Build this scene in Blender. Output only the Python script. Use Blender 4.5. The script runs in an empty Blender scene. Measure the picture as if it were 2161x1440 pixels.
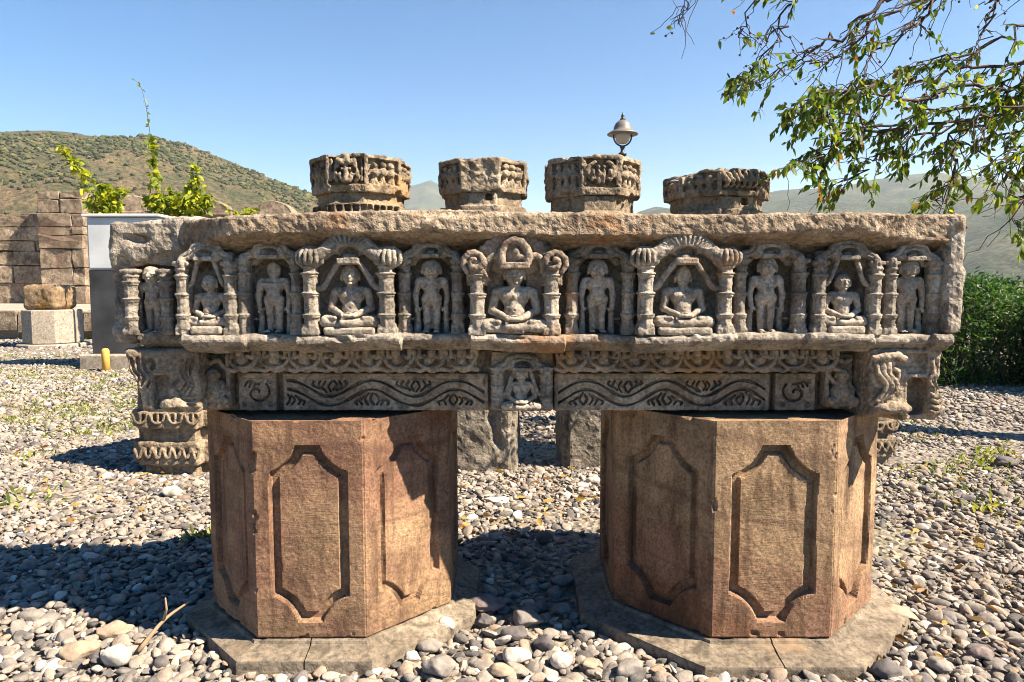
import bpy, math, random
import numpy as np
from mathutils import Vector

# ------------------------------------------------------------------ camera, sky, sun, exposure
SC = bpy.context.scene
COL = SC.collection
CAM_H = 1.13
FPX = 1440.0                       # focal length in photo pixels (24 mm on full frame)
PITCH = math.atan(110.0 / FPX)     # horizon sits 110 px above the picture centre
cd = bpy.data.cameras.new('camera'); cam = bpy.data.objects.new('camera', cd); COL.objects.link(cam)
cd.sensor_width = 36.0; cd.lens = 36.0 * FPX / 2161.0; cd.clip_start = 0.05; cd.clip_end = 20000
cam.location = (0, 0, CAM_H); cam.rotation_euler = (math.pi / 2 - PITCH, 0, 0)
SC.camera = cam

SUN = Vector((0.92, -0.315, 1.0)).normalized()          # towards the sun
SUN_EL = math.asin(SUN.z); SUN_AZ = math.atan2(SUN.x, SUN.y)
W = bpy.data.worlds.new('World'); SC.world = W; W.use_nodes = True
wn = W.node_tree.nodes; wl = W.node_tree.links
sky = wn.new('ShaderNodeTexSky'); sky.sky_type = 'NISHITA'; sky.sun_disc = False
sky.sun_elevation = SUN_EL; sky.sun_rotation = SUN_AZ
sky.air_density = 1.0; sky.dust_density = 0.15; sky.ozone_density = 2.5; sky.altitude = 300
wn['Background'].inputs['Strength'].default_value = 0.046
hsv = wn.new('ShaderNodeHueSaturation'); hsv.inputs['Saturation'].default_value = 1.5
wl.new(sky.outputs[0], hsv.inputs['Color']); wl.new(hsv.outputs[0], wn['Background'].inputs['Color'])
ld = bpy.data.lights.new('sun', 'SUN'); ld.energy = 5.0; ld.angle = math.radians(0.5); ld.color = (1.0, 0.865, 0.68)
sun = bpy.data.objects.new('sun', ld); COL.objects.link(sun)
sun.rotation_euler = (-SUN).to_track_quat('-Z', 'Y').to_euler()
sun.location = (6, -3, 8)
SC.view_settings.view_transform = 'Standard'; SC.view_settings.look = 'None'
SC.view_settings.exposure = 1.95; SC.view_settings.gamma = 1.0
SC.view_settings.use_curve_mapping = False
SC.cycles.max_bounces = 6; SC.cycles.diffuse_bounces = 4; SC.cycles.glossy_bounces = 2
SC.cycles.transmission_bounces = 3; SC.cycles.volume_bounces = 1; SC.cycles.transparent_max_bounces = 8
SC.cycles.use_denoising = True; SC.cycles.filter_width = 1.0

random.seed(7); RNG = np.random.default_rng(7)
cp, sp = math.cos(PITCH), math.sin(PITCH)

def ray(px, py):
    a = (px - 1080.5) / FPX; b = (720.0 - py) / FPX
    return np.array([a, cp + b * sp, -sp + b * cp])
def P(px, py, Y):
    d = ray(px, py); return np.array([0, 0, CAM_H]) + d * (Y / d[1])
def G(px, py, z=0.0):
    d = ray(px, py); return np.array([0, 0, CAM_H]) + d * ((z - CAM_H) / d[2])
def PX(px, Y, py=620): return P(px, py, Y)[0]
def PZ(py, Y): return P(1080, py, Y)[2]
def mpp(Y): return Y / FPX

# ------------------------------------------------------------------ object helpers
WO = {}
def _link(o, parent, wo):
    COL.objects.link(o); WO[o.name] = np.array(wo, float)
    if parent is not None:
        o.parent = parent; o.location = Vector(WO[o.name] - WO[parent.name])
    else:
        o.location = Vector(wo)
    return o
def tag(o, label=None, cat=None, group=None, kind=None):
    if label: o['label'] = label
    if cat: o['category'] = cat
    if group: o['group'] = group
    if kind: o['kind'] = kind
    return o
def thing(name, label, cat, loc, group=None):
    return tag(_link(bpy.data.objects.new(name, None), None, loc), label, cat, group)
def mkmesh(name, V, F, mats, smooth=True, fmat=None):
    V = np.asarray(V, np.float32); me = bpy.data.meshes.new(name)
    if isinstance(F, np.ndarray):
        n, k = F.shape
        me.vertices.add(len(V)); me.vertices.foreach_set('co', V.ravel())
        me.loops.add(n * k); me.loops.foreach_set('vertex_index', F.astype(np.int32).ravel())
        me.polygons.add(n); me.polygons.foreach_set('loop_start', np.arange(0, n * k, k, dtype=np.int32))
        me.polygons.foreach_set('loop_total', np.full(n, k, np.int32))
        me.update(calc_edges=True)
    else:
        me.from_pydata([tuple(map(float, v)) for v in V], [], F); me.update()
    if not isinstance(mats, (list, tuple)): mats = [mats]
    for m in mats: me.materials.append(m)
    me.polygons.foreach_set('use_smooth', np.full(len(me.polygons), smooth, bool))
    if fmat is not None: me.polygons.foreach_set('material_index', np.asarray(fmat, np.int32))
    me.validate()
    return me
def mobj(name, V, F, mat, parent=None, smooth=True, loc=None, fmat=None):
    if loc is None: loc = WO[parent.name] if parent is not None else (0, 0, 0)
    me = mkmesh(name, np.asarray(V, float) - np.asarray(loc, float), F, mat, smooth, fmat)
    return _link(bpy.data.objects.new(name, me), parent, loc)
def share(src, name, parent, wo):
    return _link(bpy.data.objects.new(name, src.data), parent, wo)
def merge(parts):
    Vs, Fs, o = [], [], 0
    for V, F in parts:
        V = np.asarray(V, float); Vs.append(V); Fs += [tuple(int(i) + o for i in f) for f in F]; o += len(V)
    return np.concatenate(Vs), Fs

# ------------------------------------------------------------------ noise
_T = np.random.default_rng(3).random((64, 64, 64)).astype(np.float32) * 2 - 1
def vnoise(p, freq, off=0.0):
    q = np.asarray(p, float) * freq + off + 100.0
    i = np.floor(q).astype(int); f = q - i; f = f * f * (3 - 2 * f); i &= 63; j = (i + 1) & 63
    fx, fy, fz = f[:, 0], f[:, 1], f[:, 2]
    def g(a, b, c): return _T[a[:, 0], b[:, 1], c[:, 2]]
    c00 = g(i, i, i) * (1 - fx) + g(j, i, i) * fx; c10 = g(i, j, i) * (1 - fx) + g(j, j, i) * fx
    c01 = g(i, i, j) * (1 - fx) + g(j, i, j) * fx; c11 = g(i, j, j) * (1 - fx) + g(j, j, j) * fx
    return (c00 * (1 - fy) + c10 * fy) * (1 - fz) + (c01 * (1 - fy) + c11 * fy) * fz
def fbm(p, freq, oct=3, off=0.0):
    r = 0; a = 1.0
    for k in range(oct): r = r + a * vnoise(p, freq * 2 ** k, off + 17.3 * k); a *= 0.5
    return r

# ------------------------------------------------------------------ signed-distance modelling
class Vol:
    def __init__(s, lo, hi, h, pad=3):
        s.lo = np.array(lo, float) - pad * h; s.h = h
        n = np.ceil((np.array(hi, float) + pad * h - s.lo) / h).astype(int) + 1
        s.ax = [s.lo[k] + h * np.arange(n[k]) for k in range(3)]
        s.f = np.full(n, 0.05, np.float32)
    def sub(s, lo, hi, m):
        sl = []; cs = []
        for k in range(3):
            a = max(0, int((lo[k] - m - s.lo[k]) / s.h)); b = min(len(s.ax[k]), int((hi[k] + m - s.lo[k]) / s.h) + 2)
            if b <= a: return None, None
            sl.append(slice(a, b)); sh = [1, 1, 1]; sh[k] = -1; cs.append(s.ax[k][a:b].reshape(sh).astype(np.float32))
        return tuple(sl), cs
    def add(s, pr, k=0.0):
        fn, lo, hi = pr; sl, c = s.sub(lo, hi, 0.006 + 2 * k + 2 * s.h)
        if sl is None: return s
        d = fn(*c); a = s.f[sl]; d = np.broadcast_to(d, a.shape)
        if k > 0:
            h = np.clip(0.5 + 0.5 * (a - d) / k, 0, 1); s.f[sl] = a * (1 - h) + d * h - k * h * (1 - h)
        else: s.f[sl] = np.minimum(a, d)
        return s
    def cut(s, pr, k=0.0):
        fn, lo, hi = pr; sl, c = s.sub(lo, hi, 0.006 + 2 * k + 2 * s.h)
        if sl is None: return s
        a = s.f[sl]; d = -np.broadcast_to(fn(*c), a.shape)
        if k > 0:
            h = np.clip(0.5 - 0.5 * (a - d) / k, 0, 1); s.f[sl] = a * (1 - h) + d * h + k * h * (1 - h)
        else: s.f[sl] = np.maximum(a, d)
        return s
    def mesh(s, disp=()):
        f = s.f.copy()
        f[0] = f[-1] = 0.05; f[:, 0] = f[:, -1] = 0.05; f[:, :, 0] = f[:, :, -1] = 0.05
        neg = f < 0; n = f.shape
        cnt = np.zeros([k - 1 for k in n], np.int8)
        for a in (0, 1):
            for b in (0, 1):
                for c in (0, 1): cnt += neg[a:n[0] - 1 + a, b:n[1] - 1 + b, c:n[2] - 1 + c]
        act = np.argwhere((cnt > 0) & (cnt < 8))
        idm = np.full(cnt.shape, -1, np.int64); idm[act[:, 0], act[:, 1], act[:, 2]] = np.arange(len(act))
        acc = np.zeros((len(act), 3)); w = np.zeros(len(act))
        corners = [(a, b, c) for a in (0, 1) for b in (0, 1) for c in (0, 1)]
        vals = {c: f[act[:, 0] + c[0], act[:, 1] + c[1], act[:, 2] + c[2]].astype(float) for c in corners}
        for c in corners:
            for ax in range(3):
                if c[ax]: continue
                d = list(c); d[ax] = 1; d = tuple(d); va, vb = vals[c], vals[d]
                m = (va < 0) != (vb < 0); t = np.where(m, va / np.where(m, va - vb, 1), 0)
                pt = np.tile(np.array(c, float), (len(act), 1)); pt[:, ax] += t
                acc[m] += pt[m]; w[m] += 1
        V = s.lo + s.h * (act + acc / np.maximum(w, 1)[:, None])
        Q = []
        for ax in range(3):
            b, c = [(1, 2), (2, 0), (0, 1)][ax]
            sa = [slice(None)] * 3; sb = [slice(None)] * 3; sa[ax] = slice(0, n[ax] - 1); sb[ax] = slice(1, n[ax])
            A, B = neg[tuple(sa)], neg[tuple(sb)]
            for flip, msk in ((0, A & ~B), (1, ~A & B)):
                e = np.argwhere(msk)
                e = e[(e[:, b] > 0) & (e[:, c] > 0) & (e[:, b] < n[b] - 1) & (e[:, c] < n[c] - 1)]
                if not len(e): continue
                def at(db, dc):
                    q = e.copy(); q[:, b] += db; q[:, c] += dc; return idm[q[:, 0], q[:, 1], q[:, 2]]
                q = np.stack([at(-1, -1), at(0, -1), at(0, 0), at(-1, 0)], 1)
                Q.append(q[:, ::-1] if flip else q)
        Q = np.concatenate(Q)
        if disp:
            N = vnormals(V, Q)
            d = sum(a * fbm(V, fr, oc, off) for a, fr, oc, off in disp)
            V = V + N * d[:, None]
        return V, Q
def vnormals(V, Q):
    nrm = np.cross(V[Q[:, 2]] - V[Q[:, 0]], V[Q[:, 3]] - V[Q[:, 1]]); N = np.zeros_like(V)
    for k in range(4): np.add.at(N, Q[:, k], nrm)
    return N / np.maximum(np.linalg.norm(N, axis=1), 1e-12)[:, None]

def ell(c, r):
    c = np.array(c, float); r = np.array(r, float)
    def fn(x, y, z):
        a, b, d = (x - c[0]), (y - c[1]), (z - c[2])
        k0 = np.sqrt((a / r[0]) ** 2 + (b / r[1]) ** 2 + (d / r[2]) ** 2)
        k1 = np.sqrt((a / r[0] ** 2) ** 2 + (b / r[1] ** 2) ** 2 + (d / r[2] ** 2) ** 2)
        return k0 * (k0 - 1) / np.maximum(k1, 1e-6)
    return fn, c - r, c + r
def cap(a, b, ra, rb=None):
    a = np.array(a, float); b = np.array(b, float); rb = ra if rb is None else rb; ba = b - a; L = max(float(ba @ ba), 1e-12)
    def fn(x, y, z):
        px, py, pz = x - a[0], y - a[1], z - a[2]
        t = np.clip((px * ba[0] + py * ba[1] + pz * ba[2]) / L, 0, 1)
        return np.sqrt((px - t * ba[0]) ** 2 + (py - t * ba[1]) ** 2 + (pz - t * ba[2]) ** 2) - (ra + (rb - ra) * t)
    m = max(ra, rb); return fn, np.minimum(a, b) - m, np.maximum(a, b) + m
def box(c, hs, r=0.0, rot=0.0):
    c = np.array(c, float); hs = np.array(hs, float) - r; ca, sa = math.cos(rot), math.sin(rot)
    def fn(x, y, z):
        u, v, w = x - c[0], y - c[1], z - c[2]
        if rot: u, v = u * ca + v * sa, -u * sa + v * ca
        qx, qy, qz = np.abs(u) - hs[0], np.abs(v) - hs[1], np.abs(w) - hs[2]
        return np.sqrt(np.maximum(qx, 0) ** 2 + np.maximum(qy, 0) ** 2 + np.maximum(qz, 0) ** 2) + np.minimum(np.maximum(np.maximum(qx, qy), qz), 0) - r
    e = hs + r
    if rot: m = abs(ca) * e[0] + abs(sa) * e[1]; n = abs(sa) * e[0] + abs(ca) * e[1]; e = np.array([m, n, e[2]])
    return fn, c - e, c + e
def cylz(cx, cy, z0, z1, r, rnd=0.002):
    zc, hz = (z0 + z1) / 2, (z1 - z0) / 2
    def fn(x, y, z):
        a = np.sqrt((x - cx) ** 2 + (y - cy) ** 2) - r + rnd; b = np.abs(z - zc) - hz + rnd
        return np.sqrt(np.maximum(a, 0) ** 2 + np.maximum(b, 0) ** 2) + np.minimum(np.maximum(a, b), 0) - rnd
    return fn, np.array([cx - r, cy - r, z0]), np.array([cx + r, cy + r, z1])
def ngon(cx, cy, z0, z1, ap, n=8, rot=0.0, r=0.004, taper=0.0):
    zc, hz = (z0 + z1) / 2, (z1 - z0) / 2
    def fn(x, y, z):
        u, v = x - cx, y - cy; m = None
        for k in range(n):
            t = rot + 2 * math.pi * k / n; d = u * math.cos(t) + v * math.sin(t); m = d if m is None else np.maximum(m, d)
        a = m - ap - taper * (z - zc) + r; b = np.abs(z - zc) - hz + r
        return np.sqrt(np.maximum(a, 0) ** 2 + np.maximum(b, 0) ** 2) + np.minimum(np.maximum(a, b), 0) - r
    R = ap / math.cos(math.pi / n) + abs(taper) * hz
    return fn, np.array([cx - R, cy - R, z0]), np.array([cx + R, cy + R, z1])
def chain(v, pts, rads, k=0.0, cut=False):
    pts = [np.array(p, float) for p in pts]
    if np.isscalar(rads): rads = [rads] * len(pts)
    for i in range(len(pts) - 1):
        (v.cut if cut else v.add)(cap(pts[i], pts[i + 1], rads[i], rads[i + 1]), k)
def groove(v, pts, r, depth=0.010, k=0.0008):
    for d in np.linspace(0.0, max(0.0, depth - r), 4): chain(v, [np.array(p) + [0, d, 0] for p in pts], r, k, True)
def curve(pts, n=6):
    """Catmull-Rom through pts"""
    p = [np.array(q, float) for q in pts]; p = [2 * p[0] - p[1]] + p + [2 * p[-1] - p[-2]]; out = []
    for i in range(1, len(p) - 2):
        for j in range(n):
            t = j / n
            out.append(0.5 * (2 * p[i] + (p[i + 1] - p[i - 1]) * t + (2 * p[i - 1] - 5 * p[i] + 4 * p[i + 1] - p[i + 2]) * t * t
                              + (3 * p[i] - p[i - 1] - 3 * p[i + 1] + p[i + 2]) * t ** 3))
    out.append(p[-2]); return out

# ------------------------------------------------------------------ materials
class NT:
    def __init__(s, name):
        s.m = bpy.data.materials.new(name); s.m.use_nodes = True; s.n = s.m.node_tree.nodes; s.l = s.m.node_tree.links
        s.b = s.n['Principled BSDF']; s.b.inputs['Specular IOR Level'].default_value = 0.25
        s.pos = s.n.new('ShaderNodeNewGeometry').outputs['Position']
    def node(s, t, **kw):
        n = s.n.new(t)
        for k, v in kw.items(): setattr(n, k, v)
        return n
    def plug(s, sock, v):
        if hasattr(v, 'links'): s.l.new(v, sock)
        elif isinstance(v, (tuple, list)) and len(v) == 3 and sock.type == 'RGBA': sock.default_value = (*v, 1)
        else: sock.default_value = v
    def noise(s, scale, detail=4, rough=0.55, vec=None, dist=0.0):
        n = s.node('ShaderNodeTexNoise'); s.plug(n.inputs['Vector'], vec if vec is not None else s.pos)
        n.inputs['Scale'].default_value = scale; n.inputs['Detail'].default_value = detail
        n.inputs['Roughness'].default_value = rough; n.inputs['Distortion'].default_value = dist
        return n.outputs['Fac']
    def voro(s, scale, feature='F1', vec=None, out='Distance'):
        n = s.node('ShaderNodeTexVoronoi', feature=feature); s.plug(n.inputs['Vector'], vec if vec is not None else s.pos)
        n.inputs['Scale'].default_value = scale; return n.outputs[out]
    def ramp(s, fac, stops, interp='LINEAR'):
        n = s.node('ShaderNodeValToRGB'); s.plug(n.inputs[0], fac); e = n.color_ramp.elements; n.color_ramp.interpolation = interp
        while len(e) < len(stops): e.new(0.5)
        for el, (p, c) in zip(e, stops):
            el.position = p; el.color = (*c, 1) if isinstance(c, (tuple, list)) else (c, c, c, 1)
        return n.outputs[0]
    def mix(s, fac, a, b, mode='MIX'):
        n = s.node('ShaderNodeMix', data_type='RGBA', blend_type=mode)
        s.plug(n.inputs[0], fac); s.plug(n.inputs[6], a); s.plug(n.inputs[7], b); return n.outputs[2]
    def math(s, op, a, b=0.0, c=None):
        n = s.node('ShaderNodeMath', operation=op); s.plug(n.inputs[0], a); s.plug(n.inputs[1], b)
        if c is not None: s.plug(n.inputs[2], c)
        return n.outputs[0]
    def vmul(s, v):
        n = s.node('ShaderNodeVectorMath', operation='MULTIPLY'); s.plug(n.inputs[0], s.pos); n.inputs[1].default_value = v; return n.outputs[0]
    def bump(s, h, strength=0.5, dist=0.01, prev=None):
        n = s.node('ShaderNodeBump'); n.inputs['Strength'].default_value = strength; n.inputs['Distance'].default_value = dist
        s.plug(n.inputs['Height'], h)
        if prev is not None: s.l.new(prev, n.inputs['Normal'])
        return n.outputs['Normal']
    def done(s, col, normal=None, rough=0.9):
        s.plug(s.b.inputs['Base Color'], col); s.plug(s.b.inputs['Roughness'], rough)
        if normal is not None: s.l.new(normal, s.b.inputs['Normal'])
        return s.m

def stone_mat(name, dark, mid, light, big=5.0, fine=80.0, stain=None, stain_scale=2.5, stain_at=0.62, bump=0.7, bdist=0.006, patches=1.0):
    t = NT(name)
    c = t.ramp(t.noise(big, 7, 0.62), [(0.28, dark), (0.5, mid), (0.74, light)])
    sp_ = t.ramp(t.noise(fine, 5, 0.72), [(0.30, 0.40), (0.50, 1.0), (0.70, 1.5)])
    c = t.mix(1.0, c, sp_, 'MULTIPLY')
    blot = t.ramp(t.noise(big * 3.3, 5, 0.6, dist=0.6), [(0.52, 0.0), (0.66, 0.7 * patches)])
    c = t.mix(blot, c, tuple(0.55 * x for x in dark))
    pale = t.ramp(t.noise(big * 2.1, 6, 0.7), [(0.60, 0.0), (0.72, 0.55 * patches)])
    c = t.mix(pale, c, tuple(min(0.75, 1.2 * x) for x in light))
    if stain:
        f = t.ramp(t.noise(stain_scale, 5, 0.65), [(stain_at, 0.0), (stain_at + 0.1, 0.75)]); c = t.mix(f, c, stain)
    pit = t.ramp(t.voro(fine * 1.6), [(0.0, 0.0), (0.35, 1.0)])
    n = t.bump(t.noise(fine * 0.55, 8, 0.72), bump, bdist)
    n = t.bump(pit, bump * 0.55, bdist * 0.5, n)
    return t.done(c, n, 0.93)

M = {}
M['lintel'] = stone_mat('carved_stone', (0.100, 0.086, 0.071), (0.245, 0.210, 0.172), (0.41, 0.362, 0.302), 6.0, 95.0, (0.30, 0.15, 0.06), 2.2, 0.64, 1.0, 0.007)
M['cornice'] = stone_mat('weathered_cornice', (0.13, 0.093, 0.062), (0.27, 0.205, 0.145), (0.40, 0.32, 0.235), 7.0, 75.0, (0.34, 0.14, 0.045), 2.6, 0.60, 1.0, 0.012)
M['figure'] = stone_mat('figure_stone', (0.165, 0.136, 0.108), (0.285, 0.24, 0.194), (0.40, 0.345, 0.285), 7.0, 95.0, None, 1, 1, 0.75, 0.005, 0.9)
M['pillar'] = stone_mat('pillar_stone', (0.090, 0.068, 0.046), (0.195, 0.150, 0.104), (0.32, 0.26, 0.188), 3.2, 45.0, (0.34, 0.21, 0.09), 1.8, 0.62, 0.8, 0.012)
M['plinth'] = stone_mat('plinth_stone', (0.085, 0.068, 0.050), (0.165, 0.134, 0.100), (0.25, 0.208, 0.158), 4.5, 60.0, (0.26, 0.17, 0.10), 2.0, 0.58, 0.6, 0.005, 1.0)
M['wall'] = stone_mat('wall_stone', (0.085, 0.063, 0.045), (0.215, 0.165, 0.118), (0.37, 0.295, 0.215), 1.1, 9.0, (0.15, 0.09, 0.06), 0.6, 0.55, 0.8, 0.04)
M['lichen_stone'] = stone_mat('lichen_stone', (0.11, 0.075, 0.045), (0.21, 0.145, 0.085), (0.31, 0.225, 0.135), 2.5, 25.0, (0.33, 0.17, 0.025), 2.2, 0.56, 0.7, 0.02)
M['shaft'] = stone_mat('shaft_stone', (0.085, 0.072, 0.058), (0.19, 0.162, 0.130), (0.30, 0.262, 0.215), 4.0, 50.0, (0.24, 0.16, 0.085), 1.8, 0.64, 1.0, 0.012)
M['lintel_low'] = stone_mat('brown_carved_stone', (0.105, 0.080, 0.058), (0.25, 0.195, 0.142), (0.41, 0.33, 0.25), 6.0, 95.0, (0.32, 0.17, 0.06), 2.2, 0.58, 1.0, 0.007)
M['red_stain'] = stone_mat('red_pigment_stone', (0.10, 0.078, 0.06), (0.215, 0.165, 0.125), (0.36, 0.295, 0.23), 6.0, 95.0, (0.42, 0.07, 0.045), 14.0, 0.60, 1.0, 0.007)
M['concrete'] = stone_mat('concrete', (0.20, 0.165, 0.13), (0.28, 0.24, 0.195), (0.35, 0.305, 0.25), 1.6, 30.0, (0.27, 0.23, 0.18), 1.2, 0.6, 0.25, 0.006, 0.5)

def sandstone_mat(name, A, B, C, pale, pale_amt, vein, bsc=9.0):
    t = NT(name)
    warp = t.noise(2.2, 3, 0.5)
    zz = t.node('ShaderNodeSeparateXYZ'); t.l.new(t.pos, zz.inputs[0])
    tilt = t.math('ADD', t.math('MULTIPLY', zz.outputs['X'], vein), zz.outputs['Z'])
    h = t.math('ADD', tilt, t.math('MULTIPLY', warp, 0.16))
    comb = t.node('ShaderNodeCombineXYZ'); t.l.new(h, comb.inputs['Z'])
    band = t.noise(bsc, 6, 0.65, comb.outputs[0])
    c = t.ramp(band, [(0.30, A), (0.47, B), (0.64, C)])
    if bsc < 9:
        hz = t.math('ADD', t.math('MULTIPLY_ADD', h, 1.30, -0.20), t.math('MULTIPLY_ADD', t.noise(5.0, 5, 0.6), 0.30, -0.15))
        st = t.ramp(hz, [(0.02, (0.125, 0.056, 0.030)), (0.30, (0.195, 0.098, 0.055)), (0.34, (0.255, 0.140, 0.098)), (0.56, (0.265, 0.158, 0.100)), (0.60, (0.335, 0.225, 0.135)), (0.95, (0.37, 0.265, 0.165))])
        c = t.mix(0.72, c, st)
    f2 = t.ramp(t.noise(3.0, 6, 0.6), [(0.42, 0.0), (0.68, pale_amt)]); c = t.mix(f2, c, pale)
    mot = t.ramp(t.noise(7.5, 6, 0.65), [(0.30, 0.62), (0.5, 1.0), (0.70, 1.30)]); c = t.mix(1.0, c, mot, 'MULTIPLY')
    lich = t.ramp(t.noise(26, 6, 0.7), [(0.58, 0.0), (0.70, 0.5)]); c = t.mix(lich, c, tuple(0.45 * x for x in B))
    spk = t.ramp(t.noise(120, 4, 0.75), [(0.28, 0.45), (0.5, 1.0), (0.75, 1.5)]); c = t.mix(1.0, c, spk, 'MULTIPLY')
    streak = t.noise(5.0, 6, 0.65, t.vmul((3.2, 3.2, 0.55)))
    c = t.mix(t.ramp(streak, [(0.50, 0.0), (0.66, 0.75)]), c, tuple(0.33 * x for x in B))
    if vein:
        vn = t.noise(4.2, 2, 0.4, comb.outputs[0]); line = t.ramp(t.math('ABSOLUTE', t.math('SUBTRACT', vn, 0.5)), [(0.0, 0.45), (0.008, 0.0)])
        c = t.mix(line, c, (0.12, 0.07, 0.05))
    c = t.mix(1.0, c, (0.80, 0.765, 0.74), 'MULTIPLY')
    tool = t.noise(1.0, 3, 0.6, t.vmul((34, 34, 330)))
    tmask = t.ramp(t.noise(6.0, 4, 0.6), [(0.40, 0.15), (0.62, 1.0)]); n = t.bump(t.math('MULTIPLY', tool, tmask), 0.75, 0.003); n = t.bump(t.noise(60, 8, 0.78), 0.7, 0.006, n)
    return t.done(c, n, 0.92)
M['sand_a'] = sandstone_mat('pink_sandstone', (0.125, 0.060, 0.042), (0.205, 0.112, 0.075), (0.30, 0.18, 0.115), (0.36, 0.25, 0.145), 0.75, 0.03)
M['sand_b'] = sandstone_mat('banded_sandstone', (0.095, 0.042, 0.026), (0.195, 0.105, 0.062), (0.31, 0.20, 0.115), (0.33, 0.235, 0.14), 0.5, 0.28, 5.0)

def plain(name, col, rough=0.6, metal=0.0, var=0.15, sc=8.0):
    t = NT(name); c = t.mix(1.0, col, t.ramp(t.noise(sc, 5, 0.6), [(0.3, 1 - var), (0.7, 1 + var)]), 'MULTIPLY')
    t.b.inputs['Metallic'].default_value = metal
    return t.done(c, t.bump(t.noise(sc * 6, 4), 0.08, 0.004), rough)
M['cab_white'] = plain('cabinet_white', (0.47, 0.485, 0.50), 0.45, 0, 0.16, 2.0)
M['cab_dark'] = plain('cabinet_dark', (0.035, 0.036, 0.04), 0.6, 0, 0.5, 2.5)
M['lamp_metal'] = plain('lamp_metal', (0.045, 0.048, 0.05), 0.45, 0.3)
M['lamp_cap'] = plain('lamp_cap_paint', (0.15, 0.138, 0.125), 0.5, 0.2)
M['globe'] = plain('frosted_globe', (0.40, 0.34, 0.29), 0.25, 0, 0.04)
M['pipe'] = plain('yellow_pipe', (0.50, 0.30, 0.07), 0.6, 0, 0.3, 9.0)
M['bark'] = plain('bark', (0.062, 0.042, 0.032), 0.9, 0, 0.35, 30.0)
M['twig'] = plain('dry_twig', (0.27, 0.19, 0.12), 0.9, 0, 0.3, 30.0)
M['berry'] = plain('berry', (0.05, 0.035, 0.028), 0.6)
M['dark'] = plain('soot', (0.02, 0.018, 0.016), 0.95)

def leaf_mat(name, stops, trans=0.35, attr=True):
    t = NT(name)
    a = t.node('ShaderNodeAttribute', attribute_name='tint').outputs['Fac']
    c = t.ramp(a, stops)
    t.plug(t.b.inputs['Base Color'], c); t.b.inputs['Roughness'].default_value = 0.5
    tr = t.node('ShaderNodeBsdfTranslucent'); t.plug(tr.inputs['Color'], t.mix(1.0, c, (1.5, 1.5, 0.7), 'MULTIPLY'))
    mx = t.node('ShaderNodeMixShader'); mx.inputs[0].default_value = trans
    t.l.new(t.b.outputs[0], mx.inputs[1]); t.l.new(tr.outputs[0], mx.inputs[2])
    t.l.new(mx.outputs[0], t.n['Material Output'].inputs['Surface'])
    return t.m
M['leaf_tree'] = leaf_mat('tree_leaf', [(0.0, (0.028, 0.064, 0.010)), (0.45, (0.085, 0.14, 0.016)), (0.75, (0.19, 0.22, 0.02)), (0.93, (0.36, 0.30, 0.02)), (1.0, (0.20, 0.08, 0.02))], 0.5)
M['leaf_vine'] = leaf_mat('vine_leaf', [(0.0, (0.04, 0.085, 0.010)), (0.45, (0.15, 0.20, 0.012)), (1.0, (0.44, 0.41, 0.02))], 0.4)
M['leaf_hedge'] = leaf_mat('hedge_leaf', [(0.0, (0.016, 0.048, 0.014)), (0.6, (0.042, 0.098, 0.022)), (1.0, (0.13, 0.19, 0.04))], 0.35)
M['dead_leaf'] = leaf_mat('dead_leaf', [(0.0, (0.10, 0.055, 0.022)), (0.5, (0.22, 0.12, 0.04)), (1.0, (0.40, 0.27, 0.06))], 0.2)
M['grass'] = leaf_mat('grass_blade', [(0.0, (0.06, 0.10, 0.02)), (0.6, (0.16, 0.19, 0.035)), (1.0, (0.36, 0.31, 0.09))], 0.35)

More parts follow.
